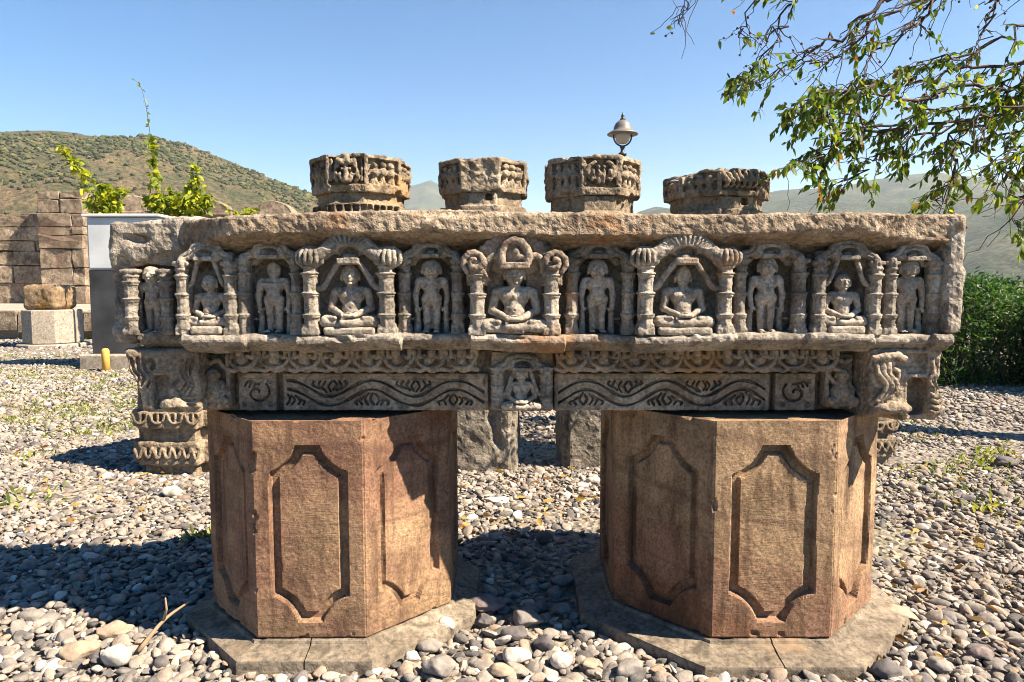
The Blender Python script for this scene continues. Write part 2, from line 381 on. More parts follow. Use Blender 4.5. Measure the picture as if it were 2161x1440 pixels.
# ------------------------------------------------------------------ geometry-node scatter
def scatter(name, pts, rot, scl, idx, tint, protos, label=None, cat=None, extra=None):
    n = len(pts); me = bpy.data.meshes.new(name); me.vertices.add(n)
    me.vertices.foreach_set('co', np.asarray(pts, np.float32).ravel())
    for nm, tp, arr, key in (('rot', 'FLOAT_VECTOR', rot, 'vector'), ('scl', 'FLOAT_VECTOR', scl, 'vector'), ('idx', 'INT', idx, 'value'), ('tint', 'FLOAT', tint, 'value')):
        a = me.attributes.new(nm, tp, 'POINT'); a.data.foreach_set(key, np.asarray(arr, np.int32 if tp == 'INT' else np.float32).ravel())
    me.update()
    o = bpy.data.objects.new(name, me); COL.objects.link(o); WO[o.name] = np.zeros(3)
    pc = bpy.data.collections.new(name + '_shapes')
    for k, (V, F, m) in enumerate(protos):
        p = bpy.data.objects.new('%s_shape_%02d' % (name, k), mkmesh(name + '_shape', V, F, m)); pc.objects.link(p)
    g = bpy.data.node_groups.new(name + '_nodes', 'GeometryNodeTree')
    g.interface.new_socket('Geometry', in_out='INPUT', socket_type='NodeSocketGeometry')
    g.interface.new_socket('Geometry', in_out='OUTPUT', socket_type='NodeSocketGeometry')
    gi = g.nodes.new('NodeGroupInput'); go = g.nodes.new('NodeGroupOutput')
    ci = g.nodes.new('GeometryNodeCollectionInfo'); ci.inputs['Collection'].default_value = pc
    ci.inputs['Separate Children'].default_value = True; ci.inputs['Reset Children'].default_value = True
    ip = g.nodes.new('GeometryNodeInstanceOnPoints'); ip.inputs['Pick Instance'].default_value = True
    def na(nm, tp):
        q = g.nodes.new('GeometryNodeInputNamedAttribute'); q.data_type = tp; q.inputs['Name'].default_value = nm; return q.outputs['Attribute']
    g.links.new(gi.outputs[0], ip.inputs['Points']); g.links.new(ci.outputs[0], ip.inputs['Instance'])
    g.links.new(na('idx', 'INT'), ip.inputs['Instance Index']); g.links.new(na('scl', 'FLOAT_VECTOR'), ip.inputs['Scale'])
    er = g.nodes.new('FunctionNodeEulerToRotation'); g.links.new(na('rot', 'FLOAT_VECTOR'), er.inputs[0]); g.links.new(er.outputs[0], ip.inputs['Rotation'])
    g.links.new(ip.outputs[0], go.inputs[0])
    md = o.modifiers.new('scatter', 'NODES'); md.node_group = g
    return tag(o, label, cat, None, 'stuff')

def ico(sub):
    import bmesh
    bm = bmesh.new(); bmesh.ops.create_icosphere(bm, subdivisions=sub, radius=1.0); bm.verts.ensure_lookup_table()
    V = np.array([v.co[:] for v in bm.verts]); F = np.array([[v.index for v in f.verts] for f in bm.faces]); bm.free(); return V, F
ICO = {k: ico(k) for k in (1, 2, 3, 4)}
def pebble_shape(seed, sub, angular=0.0):
    V, F = ICO[sub]; r = np.random.default_rng(seed)
    V = V * (1 + 0.20 * fbm(V, 0.9, 2, seed * 3.1)[:, None] + 0.05 * vnoise(V, 3.0, seed)[:, None])
    if angular:
        for k in range(14):      # chop with random planes
            d = r.normal(size=3); d /= np.linalg.norm(d); o = 0.58 + 0.28 * r.random()
            e = V @ d - o; V = V - np.where(e > 0, e * angular, 0)[:, None] * d
    return V * np.array([1, r.uniform(0.66, 0.95), r.uniform(0.45, 0.72)]), F

# ------------------------------------------------------------------ terrain and ground
def ground_mat():
    t = NT('gravel_bed')
    c = t.ramp(t.voro(26, out='Color'), [(0.1, (0.10, 0.088, 0.076)), (0.5, (0.17, 0.145, 0.12)), (0.9, (0.25, 0.215, 0.175))])
    c = t.mix(t.ramp(t.noise(0.35, 6, 0.6), [(0.48, 0.0), (0.62, 0.6)]), c, (0.22, 0.20, 0.10))
    d = t.node('ShaderNodeVectorMath', operation='LENGTH'); t.l.new(t.pos, d.inputs[0])
    far = t.ramp(t.math('MULTIPLY', d.outputs['Value'], 0.01), [(0.25, 0.0), (0.5, 1.0)])
    c = t.mix(far, c, t.ramp(t.noise(0.02, 8, 0.65), [(0.35, (0.05, 0.07, 0.03)), (0.65, (0.16, 0.14, 0.07))]))
    n = t.bump(t.voro(26), 0.9, 0.03)
    return t.done(c, n, 0.95)
M['ground'] = ground_mat()
S = 9000.0
tag(mobj('ground', [(-S, -200, 0), (S, -200, 0), (S, S, 0), (-S, S, 0)], [(0, 1, 2, 3)], M['ground'], None, False), kind='structure')

def hill_mat(name, a, b, c_, sc):
    t = NT(name)
    n1 = t.noise(sc, 8, 0.62); c = t.ramp(n1, [(0.36, a), (0.50, b), (0.64, c_)])
    sp_ = t.ramp(t.noise(sc * 14, 5, 0.7), [(0.42, 0.45), (0.6, 1.15)]); c = t.mix(1.0, c, sp_, 'MULTIPLY')
    return t.done(c, t.bump(t.noise(sc * 14, 6, 0.7), 0.8, 0.25 / sc), 1.0)
M['hill_near'] = hill_mat('dry_hillside', (0.082, 0.088, 0.040), (0.142, 0.122, 0.060), (0.22, 0.155, 0.088), 0.035)
M['hill_far'] = hill_mat('far_hillside', (0.022, 0.040, 0.020), (0.055, 0.072, 0.034), (0.115, 0.115, 0.06), 0.012)

def hill(name, prof, Yr, Yf, Yb, mat, amp, seed, n=150, m=46):
    """ridge given as picture profile at distance Yr; the slope runs from foot Yf up to the ridge and down to Yb"""
    xs = np.interp(np.linspace(0, 1, n), np.linspace(0, 1, len(prof)), [p[0] for p in prof])
    ys = np.interp(xs, [p[0] for p in prof], [p[1] for p in prof])
    R = np.array([P(x, y, Yr) for x, y in zip(xs, ys)]); V = []
    for j in range(m):
        u = j / (m - 1) * 1.5
        if u <= 1: Y = Yf + (Yr - Yf) * u; hgt = u ** 0.85
        else: Y = Yr + (Yb - Yr) * (u - 1) * 2; hgt = 1 - (u - 1) * 1.7
        q = R.copy(); sx = 0.85 + 0.15 * Y / Yr; q[:, 0] = R[:, 0] * sx; q[:, 1] = Y
        q[:, 2] = np.maximum(R[:, 2], 0) * hgt
        q[:, 2] += amp * fbm(q, 2.2 / (Yr * 0.25), 5, seed) * (0.25 if abs(u - 1) < 0.02 else min(1, 3 * abs(u - 1))) * min(1, u * 3)
        q[:, 2] -= 0.5
        V.append(q)
    V = np.concatenate(V); I = np.arange(n * m).reshape(m, n)
    F = np.stack([I[:-1, :-1], I[:-1, 1:], I[1:, 1:], I[1:, :-1]], -1).reshape(-1, 4)
    return tag(mobj(name, V, F, mat), kind='structure'), V, F
hl, HV, HF = hill('hill', [(-700, 330), (-300, 290), (-60, 281), (0, 279), (60, 277), (150, 284), (215, 291), (262, 304), (300, 294), (330, 294), (372, 309), (410, 316), (455, 335), (520, 357), (580, 380), (650, 402), (720, 440), (800, 505), (880, 590), (960, 660)], 420.0, 110.0, 640.0, M['hill_near'], 9.0, 1.0)
hill('far_hill', [(1080, 680), (1200, 600), (1290, 500), (1345, 452), (1385, 440), (1430, 447), (1520, 425), (1600, 412), (1640, 405), (1720, 401), (1790, 397), (1845, 380), (1905, 371), (1980, 367), (2060, 371), (2110, 379), (2161, 390), (2300, 400), (2600, 380), (3000, 430)], 1500.0, 600.0, 2200.0, M['hill_far'], 26.0, 5.0)
hill('nearer_ridge', [(1560, 680), (1750, 590), (1850, 520), (1950, 470), (2040, 446), (2161, 428), (2400, 400), (2800, 420)], 820.0, 420.0, 1100.0, M['hill_far'], 14.0, 9.0)
hill('mountain', [(360, 690), (520, 600), (640, 510), (720, 460), (775, 436), (830, 412), (868, 388), (895, 380), (909, 376), (925, 386), (950, 402), (990, 425), (1050, 452), (1130, 480), (1220, 530), (1330, 610), (1420, 690)], 2600.0, 1700.0, 3400.0, M['hill_far'], 40.0, 13.0)

# scrub on the nearer hillside
def scrub():
    k = 17000; r = np.random.default_rng(11)
    f = HF[r.integers(0, len(HF), k)]; w = r.dirichlet((1, 1, 1, 1), k)
    p = (HV[f] * w[:, :, None]).sum(1)
    dens = fbm(p, 0.02, 3, 4.0); keep = (dens + r.normal(0, 0.35, k) > -0.05) & (p[:, 1] < 470); p = p[keep]; k = len(p)
    s = r.uniform(0.45, 1.3, k) * np.where(r.random(k) < 0.08, 1.6, 1.0) * (0.45 + 0.55 * p[:, 1] / 420)
    scl = np.stack([s, s, s * r.uniform(0.6, 0.95, k)], 1); rot = np.stack([np.zeros(k), np.zeros(k), r.uniform(0, 6.28, k)], 1)
    protos = []
    t = NT('scrub_leaf'); a = t.node('ShaderNodeAttribute', attribute_name='tint', attribute_type='INSTANCER').outputs['Fac']
    c = t.ramp(a, [(0.0, (0.030, 0.040, 0.018)), (0.6, (0.062, 0.070, 0.028)), (1.0, (0.13, 0.115, 0.045))]); m = t.done(c, t.bump(t.noise(1.2, 5, 0.7), 1.0, 0.8), 1.0)
    for i in range(4):
        V, F = ICO[3]; V = V * (1 + 0.45 * fbm(V, 1.6, 3, i * 9.1)[:, None]); protos.append((V, F, m))
    o = scatter('hillside_scrub', p + [0, 0, 0.5], rot, scl, r.integers(0, 4, k), r.random(k), protos)
    tag(o, 'scattered green and dry scrub covering the brown hillside', 'scrub')
scrub()

# ------------------------------------------------------------------ pedestal places
PED = {}
for key, x0, x1, Yf in (('a', 535, 769, 2.0), ('b', 1505, 1762, 2.0)):
    l, r_ = PX(x0, Yf, 1110), PX(x1, Yf, 1110); w = r_ - l; ap = w * (1 + math.sqrt(2)) / 2
    PED[key] = dict(c=np.array([(l + r_) / 2, Yf + ap]), w=w, ap=ap, z0=0.072, z1=PZ(886, Yf))
ZT = PED['a']['z1']

def inside_oct(x, y, key, grow):
    c = PED[key]['c']; a = PED[key]['ap'] + grow; m = np.full(np.shape(x), -9.0)
    for k in range(8):
        t = math.pi / 4 * k; m = np.maximum(m, (x - c[0]) * math.cos(t) + (y - c[1]) * math.sin(t))
    return m < a

def pebble_mat():
    t = NT('river_pebble')
    a = t.node('ShaderNodeAttribute', attribute_name='tint', attribute_type='INSTANCER').outputs['Fac']
    c = t.ramp(a, [(0.0, (0.065, 0.060, 0.060)), (0.25, (0.125, 0.112, 0.104)), (0.48, (0.195, 0.168, 0.145)), (0.68, (0.27, 0.228, 0.188)), (0.82, (0.235, 0.16, 0.108)), (0.93, (0.39, 0.34, 0.285)), (1.0, (0.52, 0.48, 0.43))])
    oi = t.node('ShaderNodeTexCoord').outputs['Object']
    c = t.mix(1.0, c, t.ramp(t.noise(45, 6, 0.65), [(0.3, 0.68), (0.55, 1.0), (0.72, 1.3)]), 'MULTIPLY')
    dust = t.ramp(t.noise(7, 6, 0.65), [(0.46, 0.0), (0.66, 0.6)]); c = t.mix(dust, c, (0.33, 0.282, 0.232)); c = t.mix(1.0, c, (0.95, 0.965, 0.985), 'MULTIPLY')
    n = t.bump(t.noise(38, 4, 0.6), 0.5, 0.010); n = t.bump(t.noise(130, 6, 0.7), 0.5, 0.004, n)
    return t.done(c, n, 0.92)
M['pebble'] = pebble_mat()

def gravel():
    r = np.random.default_rng(21); pts = []; size = []; lod = []
    def band(y0, y1, sp_, rad, sub, z, extra=1.0):
        ys = np.arange(y0, y1, sp_)
        for y in ys:
            hw = 0.90 * y + 1.3; xs = np.arange(-hw, hw, sp_); n = len(xs)
            x = xs + r.uniform(-0.5, 0.5, n) * sp_; yy = y + r.uniform(-0.5, 0.5, n) * sp_
            s = rad * np.exp(r.normal(0, 0.38, n)); s = np.where(r.random(n) < 0.04, s * 1.6, s)
            ok = ~inside_oct(x, yy, 'a', 0.088) & ~inside_oct(x, yy, 'b', 0.120)
            q = np.stack([x, yy, z + r.uniform(-0.006, 0.008, n)], 1)[ok]
            pts.append(q); size.append(s[ok]); lod.append(np.full(len(q), sub))
    band(1.25, 5.2, 0.026, 0.0130, 0, 0.000)
    band(1.25, 3.4, 0.037, 0.0150, 0, 0.010)
    band(3.4, 5.2, 0.035, 0.0140, 0, 0.008)
    band(5.2, 10.5, 0.045, 0.0195, 1, 0.006)
    band(10.5, 15.0, 0.13, 0.06, 1, 0.004)
    p = np.concatenate(pts); s = np.concatenate(size); L = np.concatenate(lod); n = len(p)
    # coarser stones close to the camera and between the pedestals
    s = s * (1 + 0.7 * np.clip((2.7 - p[:, 1]) / 0.8, 0, 1) * (r.random(n) < 0.25))
    s = np.minimum(s, 0.036); p[:, 2] += 0.02 * fbm(p * [1, 1, 0], 1.3, 2)
    rot = np.stack([r.normal(0, 0.35, n), r.normal(0, 0.35, n), r.uniform(0, 6.28, n)], 1)
    scl = s[:, None] * np.stack([r.uniform(0.95, 1.35, n), r.uniform(0.8, 1.1, n), r.uniform(0.75, 1.1, n)], 1)
    protos = [(*pebble_shape(100 + k, 3, (0.3, 0.95, 0.8)[k % 3]), M['pebble']) for k in range(12)] + [(*pebble_shape(200 + k, 2, 0.6 * (k % 2)), M['pebble']) for k in range(8)]
    idx = np.where(L == 0, r.integers(0, 12, n), 12 + r.integers(0, 8, n))
    o = scatter('gravel', p, rot, scl, idx, r.random(n), protos)
    tag(o, 'grey and tan river pebbles covering the yard', 'gravel')
gravel()


# ------------------------------------------------------------------ the carved lintel
X0, X1 = PX(233, 2.1), PX(2033, 2.02)
lint = thing('carved_lintel', 'long grey stone lintel carved with a row of meditating figures, resting on two octagonal pedestals', 'lintel', ((X0 + X1) / 2, 2.25, ZT + 0.002))
ROUGH = ((0.0045, 9, 3, 1.0), (0.0022, 45, 2, 5.0))
def finish(name, v, mat, parent, disp, loc=None):
    V, Q = v.mesh(disp); return mobj(name, V, Q, mat, parent, name.endswith('figure') or name == 'column', loc)

YB = 2.122                               # plane of the main block's face
YREAR = 2.46
zt = PZ(449, 1.98); zc0 = PZ(493, 1.965); zsh = PZ(706, 2.0); zlow = ZT + 0.004
def lintel_body():
    v = Vol((X0 - 0.01, 1.95, zsh - 0.06), (X1 + 0.02, YREAR + 0.01, zt + 0.01), 0.0085)
    xm = (X0 + X1) / 2
    v.add(box((xm, (YB + YREAR) / 2, (zsh - 0.03 + zt) / 2), ((X1 - X0) / 2, (YREAR - YB) / 2, (zt - zsh + 0.03) / 2), 0.012))
    # the rough broken mass at the left end and the squared right end
    xl = PX(420, 2.05)
    v.add(box(((X0 + xl) / 2 + 0.012, 2.178, (PZ(560, 2.05) + zt) / 2 - 0.004), ((xl - X0) / 2 - 0.012, 0.115, (zt - PZ(560, 2.05)) / 2), 0.012), 0.01)
    v.add(box((X0 + 0.045, 2.19, (zsh + zt) / 2 - 0.03), (0.035, 0.10, (zt - zsh) / 2), 0.012), 0.015)
    v.cut(ell((X0 + 0.02, 2.12, zt + 0.02), (0.25, 0.30, 0.042)), 0.01)
    v.cut(ell((X0 + 0.0, 2.02, PZ(640, 2.05)), (0.05, 0.08, 0.09)), 0.02)
    for a, b, cx_, cz_ in ((300, 572, 0.07, 0.03), (350, 556, 0.06, 0.035), (400, 548, 0.07, 0.04), (255, 560, 0.03, 0.05), (290, 505, 0.05, 0.014)): v.cut(ell((PX(a, 2.06), 2.05, PZ(b, 2.06)), (cx_, 0.035, cz_)), 0.008)
    xr = PX(1992, 2.02)
    v.add(box(((xr + X1) / 2, 2.13, (zsh + zt) / 2), ((X1 - xr) / 2, 0.12, (zt - zsh) / 2), 0.015), 0.01)
    return finish('main_block', v, M['lintel'], lint, ((0.006, 9, 3, 1.0), (0.005, 38, 3, 5.0)))
lintel_body()

def cornice():
    xa, xb = PX(300, 1.97), PX(2036, 1.97); yc = 1.968
    v = Vol((xa - 0.02, 1.93, zc0 - 0.05), (xb + 0.03, 2.16, zt + 0.02), 0.0047)
    z1, z0, zb = zt, zc0, PZ(513, 2.07)
    tilt = 0.030                                             # the left third of the edge sits lower
    def fn(x, y, z):
        u = np.clip((PX(760, 2) - x) / 0.55, 0, 1); wob = 0.004 * np.sin(x * 5.1) + 0.002 * np.sin(x * 13.7 + 1)
        z1_ = z1 + 0.004 * np.sin(x * 3.3 + 2) - 0.008 * u; zz = z + wob * 0.6
        fy = yc + 0.006 * np.sin(x * 4.2) + 0.098 * np.clip((PX(500, 2) - x) / 0.20, 0, 1) ** 1.2 + 0.05 * np.clip((x - PX(1850, 2)) / 0.12, 0, 1)
        d = np.maximum(np.maximum(fy - y, zz - z1_), y - 2.15)
        slope = (z0 - zz) - (y - yc) * 0.38                      # underside runs down and back
        d = np.maximum(d, slope * 0.93)
        d = np.maximum(d, np.maximum(xa - x, x - xb))
        bev = ((fy - y) + (zz - z1_)) * 0.707 + 0.004            # worn top arris
        return np.maximum(d, bev)
    v.add((fn, np.array([xa, 1.93, zc0 - 0.05]), np.array([xb, 2.16, zt + 0.02])))
    r = np.random.default_rng(5)
    for _ in range(26):                                           # chips along the lower and upper arris
        x = r.uniform(xa, xb); z = z0 if r.random() < 0.55 else z1
        v.cut(ell((x, yc - 0.012, z + r.uniform(-0.006, 0.004)), (r.uniform(0.02, 0.08), r.uniform(0.014, 0.026), r.uniform(0.008, 0.016))), 0.006)
    v.cut(ell((PX(1560, 2), yc + 0.0, z1 + 0.012), (0.085, 0.10, 0.02)), 0.004)     # bright broken scar on the top edge
    v.cut(ell((PX(1930, 2), yc - 0.01, (z0 + z1) / 2 - 0.02), (0.13, 0.05, 0.055)), 0.02)
    v.add(ell((xb + 0.004, 2.03, PZ(470, 2)), (0.02, 0.03, 0.024)), 0.01)
    return finish('cornice', v, M['cornice'], lint, ((0.0016, 9, 2, 2.0), (0.0030, 60, 3, 7.0)))
cornice()

def shelf():
    xa, xb = PX(262, 2.0), PX(2028, 2.0)
    bays = [(370, 506, 0.022), (622, 842, 0.045), (992, 1196, 0.048), (1338, 1562, 0.045), (1715, 1862, 0.022), (1990, 2030, 0.02)]
    v = Vol((xa - 0.02, 1.93, PZ(745, 2.0) - 0.02), (xb + 0.02, 2.14, zsh + 0.02), 0.0055)
    zT, zM, zB = zsh, PZ(723, 1.98), PZ(741, 2.05)
    def fn(x, y, z):
        fy = np.full_like(x, 2.018)
        fy = np.where(x < PX(366, 2.0), 2.055, fy)
        for a, b, dp in bays:
            fy = np.where((x > PX(a, 1.98)) & (x < PX(b, 1.98)), 2.018 - dp, fy)
        zz = z + 0.004 * np.sin(x * 6) + 0.002 * np.sin(x * 19)
        d = np.maximum(np.maximum(fy - y, zz - zT), y - 2.13)
        d = np.maximum(d, ((zM - zz) * 1.0 - (y - fy) * 0.62) * 0.8)
        d = np.maximum(d, zB - zz); d = np.maximum(d, ((fy - y) + (zz - zT)) * 0.707 + 0.006)
        return np.maximum(d, np.maximum(xa - x, x - xb))
    v.add((fn, np.array([xa, 1.93, zB - 0.01]), np.array([xb, 2.14, zT + 0.01])))
    r = np.random.default_rng(15)
    for _ in range(26):
        x = r.uniform(xa, xb); v.cut(ell((x, 1.965, zT + r.uniform(-0.02, 0.004)), (r.uniform(0.012, 0.04), 0.022, r.uniform(0.006, 0.012))), 0.005)
    return finish('ledge', v, M['lintel'], lint, ((0.0018, 13, 2, 3.0), (0.0024, 60, 3, 8.0)))
shelf()

# figures are modelled in units of their own height, front towards -y
def face(v, T, hc, hw, hd, hh):
    """head at hc with half sizes hw, hd, hh"""
    x, y, z = hc; f = y - hd
    v.add(ell(T(x, y, z), T.r(hw, hd, hh)), T.k(0.02))
    v.add(ell(T(x, y + 0.1 * hd, z + 0.28 * hh), T.r(hw * 1.05, hd * 1.0, hh * 0.80)), T.k(0.012))      # hair cap
    for s in (-1, 1):
        v.add(ell(T(x + s * hw * 1.04, y, z - 0.12 * hh), T.r(hw * 0.16, hd * 0.3, hh * 0.46)), T.k(0.006))   # long ears
        v.add(ell(T(x + s * hw * 0.42, f + 0.16 * hd, z + 0.10 * hh), T.r(hw * 0.30, hd * 0.20, hh * 0.12)), T.k(0.001))
        v.cut(cap(T(x + s * hw * 0.18, f + 0.00 * hd, z + 0.085 * hh), T(x + s * hw * 0.66, f + 0.14 * hd, z + 0.085 * hh), T.s * hh * 0.035), T.k(0.001))
        v.add(cap(T(x + s * hw * 0.14, f + 0.04 * hd, z + 0.27 * hh), T(x + s * hw * 0.66, f + 0.24 * hd, z + 0.27 * hh), T.s * hh * 0.085), T.k(0.004))
        v.add(ell(T(x + s * hw * 0.46, f + 0.26 * hd, z - 0.32 * hh), T.r(hw * 0.30, hd * 0.2, hh * 0.24)), T.k(0.02))
    v.add(cap(T(x, f + 0.04 * hd, z + 0.22 * hh), T(x, f - 0.10 * hd, z - 0.15 * hh), T.s * hw * 0.11, T.s * hw * 0.20), T.k(0.003))
    v.cut(cap(T(x - hw * 0.3, f + 0.06 * hd, z - 0.485 * hh), T(x + hw * 0.3, f + 0.06 * hd, z - 0.485 * hh), T.s * hh * 0.045), T.k(0.002))
    v.add(ell(T(x, f + 0.06 * hd, z - 0.42 * hh), T.r(hw * 0.32, hd * 0.14, hh * 0.06)), T.k(0.003))
    v.add(ell(T(x, f + 0.09 * hd, z - 0.54 * hh), T.r(hw * 0.26, hd * 0.14, hh * 0.06)), T.k(0.003))
    v.add(ell(T(x, f + 0.2 * hd, z - 0.80 * hh), T.r(hw * 0.34, hd * 0.2, hh * 0.16)), T.k(0.012))
class Tr:
    def __init__(s, o, sc, sy=1.0): s.o = np.array(o, float); s.s = sc; s.sy = sy
    def __call__(s, x, y, z): return s.o + np.array([x, y * s.sy, z]) * s.s
    def r(s, a, b, c): return (a * s.s, b * s.s * s.sy, c * s.s)
    def k(s, a): return a * s.s

def seated(base, H, parent, var=0, wide=1.0):
    T = Tr(base, H); h = max(0.0019, H / 105)
    v = Vol(T(-0.52 * wide, -0.44, -0.02), T(0.52 * wide, 0.20, 1.06), h); w = wide
    for s in (-1, 1):
        v.add(cap(T(s * 0.14, -0.12, 0.12), T(s * 0.37 * w, -0.22, 0.10), 0.115 * H, 0.095 * H), T.k(0.04))           # thigh
        v.add(ell(T(s * 0.40 * w, -0.22, 0.10), T.r(0.085, 0.10, 0.09)), T.k(0.03))                                   # knee
        v.add(cap(T(s * 0.39 * w, -0.25, 0.085), T(-s * 0.10, -0.325 - 0.02 * s, 0.065 + 0.02 * s), 0.078 * H, 0.052 * H), T.k(0.02))  # shin
        v.add(cap(T(s * 0.22, -0.315, 0.155), T(s * 0.36, -0.27, 0.16), 0.036 * H, 0.026 * H), T.k(0.012))            # foot turned up
    v.add(cap(T(0, -0.12, 0.12), T(0, -0.12, 0.34), 0.15 * H, 0.135 * H), T.k(0.05))
    v.add(ell(T(0, -0.15, 0.30), T.r(0.14, 0.10, 0.12)), T.k(0.04))
    v.add(ell(T(0, -0.125, 0.50), T.r(0.205, 0.105, 0.15)), T.k(0.05))
    v.add(cap(T(-0.22, -0.11, 0.585), T(0.22, -0.11, 0.585), 0.068 * H), T.k(0.05))
    for s in (-1, 1):
        v.add(ell(T(s * 0.09, -0.195, 0.525), T.r(0.085, 0.04, 0.065)), T.k(0.03))
        chain(v, [T(s * 0.265, -0.11, 0.57), T(s * 0.315, -0.13, 0.31), T(s * 0.10, -0.30, 0.205)], [0.068 * H, 0.056 * H, 0.042 * H], T.k(0.02))
    v.add(ell(T(0, -0.33, 0.195), T.r(0.125, 0.06, 0.034)), T.k(0.015))                                               # hands in the lap
    for q in range(4):
        for s in (-1, 1):
            v.add(cap(T(s * 0.10, -0.345 - 0.013 * q + 0.02, 0.222 - 0.012 * q), T(-s * 0.035, -0.362 - 0.010 * q + 0.02, 0.224 - 0.012 * q), 0.012 * H), T.k(0.002))
    for s in (-1, 1): v.add(cap(T(s * 0.08, -0.33, 0.225), T(s * 0.01, -0.35, 0.245), 0.013 * H), T.k(0.004))         # thumbs
    v.add(cap(T(0, -0.12, 0.6), T(0, -0.13, 0.74), 0.075 * H, 0.068 * H), T.k(0.03))
    if var == 2:      # face broken off flat
        v.add(ell(T(0, -0.13, 0.83), T.r(0.125, 0.10, 0.15)), T.k(0.02)); v.cut(box(T(0.02, -0.26, 0.86), T.r(0.2, 0.07, 0.2), 0.0, 0.2), T.k(0.02))
        for s in (-1, 1): v.add(ell(T(s * 0.13, -0.12, 0.78), T.r(0.02, 0.03, 0.07)), T.k(0.01))
    else: face(v, T, (0, -0.155, 0.83), 0.138, 0.125, 0.162)
    v.add(ell(T(0, -0.12, 0.965), T.r(0.062, 0.06, 0.045)), T.k(0.02))
    v.add(box(T(0, 0.08, 0.45), T.r(0.09, 0.16, 0.42), 0.002))
    v.add(box(T(0, -0.235, 0.505), T.r(0.022, 0.012, 0.03), 0.002), T.k(0.006))                                       # chest mark
    v.cut(ell(T(0, -0.262, 0.315), T.r(0.016, 0.02, 0.014)), T.k(0.006))
    rc_ = np.random.default_rng(int(base[0] * 977) + 3000)
    for _ in range(9): v.cut(ell(T(rc_.uniform(-0.4, 0.4), rc_.uniform(-0.40, -0.24), rc_.uniform(0.05, 0.75)), T.r(*rc_.uniform(0.018, 0.045, 3))), T.k(0.008))
    return finish('seated_figure', v, M['figure'], parent, ((0.0013, 30, 2, 3.0), (0.0010, 110, 2, 9.0)))

def standing(base, H, parent, var=0, posts=True):
    T = Tr(base, H); h = max(0.0019, H / 110)
    v = Vol(T(-0.34, -0.30, -0.02), T(0.34, 0.20, 1.05), h)
    for s in (-1, 1):
        v.add(ell(T(s * 0.072, -0.16, 0.022), T.r(0.040, 0.08, 0.026)), T.k(0.01))
        for q in range(4): v.add(cap(T(s * 0.072 + (q - 1.5) * 0.017, -0.19, 0.018), T(s * 0.076 + (q - 1.5) * 0.02, -0.243, 0.014), 0.0095 * H), T.k(0.003))
        chain(v, [T(s * 0.066, -0.105, 0.03), T(s * 0.064, -0.10, 0.17), T(s * 0.068, -0.105, 0.26), T(s * 0.074, -0.10, 0.46)], [0.040 * H, 0.050 * H, 0.048 * H, 0.070 * H], T.k(0.012))
        chain(v, [T(s * 0.185, -0.10, 0.705), T(s * 0.222, -0.10, 0.52), T(s * 0.205, -0.125, 0.365)], [0.050 * H, 0.042 * H, 0.032 * H], T.k(0.02))
        v.add(ell(T(s * 0.203, -0.135, 0.335), T.r(0.030, 0.026, 0.045)), T.k(0.012))
        for q in range(4): v.add(cap(T(s * (0.188 + 0.012 * q), -0.15, 0.32), T(s * (0.186 + 0.013 * q), -0.158, 0.275 + 0.006 * abs(q - 1)), 0.0085 * H), T.k(0.003))
        v.add(cap(T(s * 0.175, -0.15, 0.34), T(s * 0.155, -0.15, 0.305), 0.010 * H), T.k(0.004))
        if posts:
            chain(v, [T(s * 0.205, -0.06, 0.0), T(s * 0.20, -0.06, 0.12), T(s * 0.20, -0.06, 0.30)], [0.055 * H, 0.042 * H, 0.038 * H], T.k(0.01))
            v.add(cap(T(s * 0.09, -0.06, 0.335), T(s * 0.20, -0.08, 0.33), 0.020 * H), T.k(0.01))
            v.add(cap(T(s * 0.20, -0.05, 0.185), T(s * 0.33, -0.04, 0.185), 0.018 * H), T.k(0.01))
    v.add(ell(T(0, -0.105, 0.47), T.r(0.138, 0.085, 0.085)), T.k(0.03))
    v.add(cap(T(0, -0.10, 0.48), T(0, -0.10, 0.60), 0.105 * H, 0.10 * H), T.k(0.03))
    v.add(ell(T(0, -0.105, 0.665), T.r(0.155, 0.085, 0.10)), T.k(0.04))
    v.add(cap(T(-0.15, -0.10, 0.715), T(0.15, -0.10, 0.715), 0.052 * H), T.k(0.03))
    v.add(ell(T(0, -0.165, 0.55), T.r(0.085, 0.045, 0.07)), T.k(0.03))
    v.add(cap(T(0, -0.10, 0.72), T(0, -0.115, 0.80), 0.060 * H), T.k(0.02))
    v.add(box(T(0, 0.06, 0.5), T.r(0.05, 0.14, 0.46), 0.002))
    if var == 2:      # wedge-shaped broken head
        v.add(ell(T(0.0, -0.10, 0.88), T.r(0.10, 0.09, 0.12)), T.k(0.02))
        v.cut(box(T(-0.09, -0.20, 0.90), T.r(0.10, 0.08, 0.2), 0.0, -0.5), T.k(0.01)); v.cut(box(T(0.09, -0.21, 0.90), T.r(0.10, 0.07, 0.2), 0.0, 0.5), T.k(0.01))
    else: face(v, T, (0, -0.135, 0.875), 0.122, 0.112, 0.128)
    rc_ = np.random.default_rng(int(base[0] * 977) + 4000)
    for _ in range(9): v.cut(ell(T(rc_.uniform(-0.24, 0.24), rc_.uniform(-0.22, -0.15), rc_.uniform(0.05, 0.9)), T.r(*rc_.uniform(0.015, 0.035, 3))), T.k(0.006))
    return finish('standing_figure', v, M['figure'], parent, ((0.0013, 30, 2, 3.0), (0.0010, 110, 2, 9.0)))

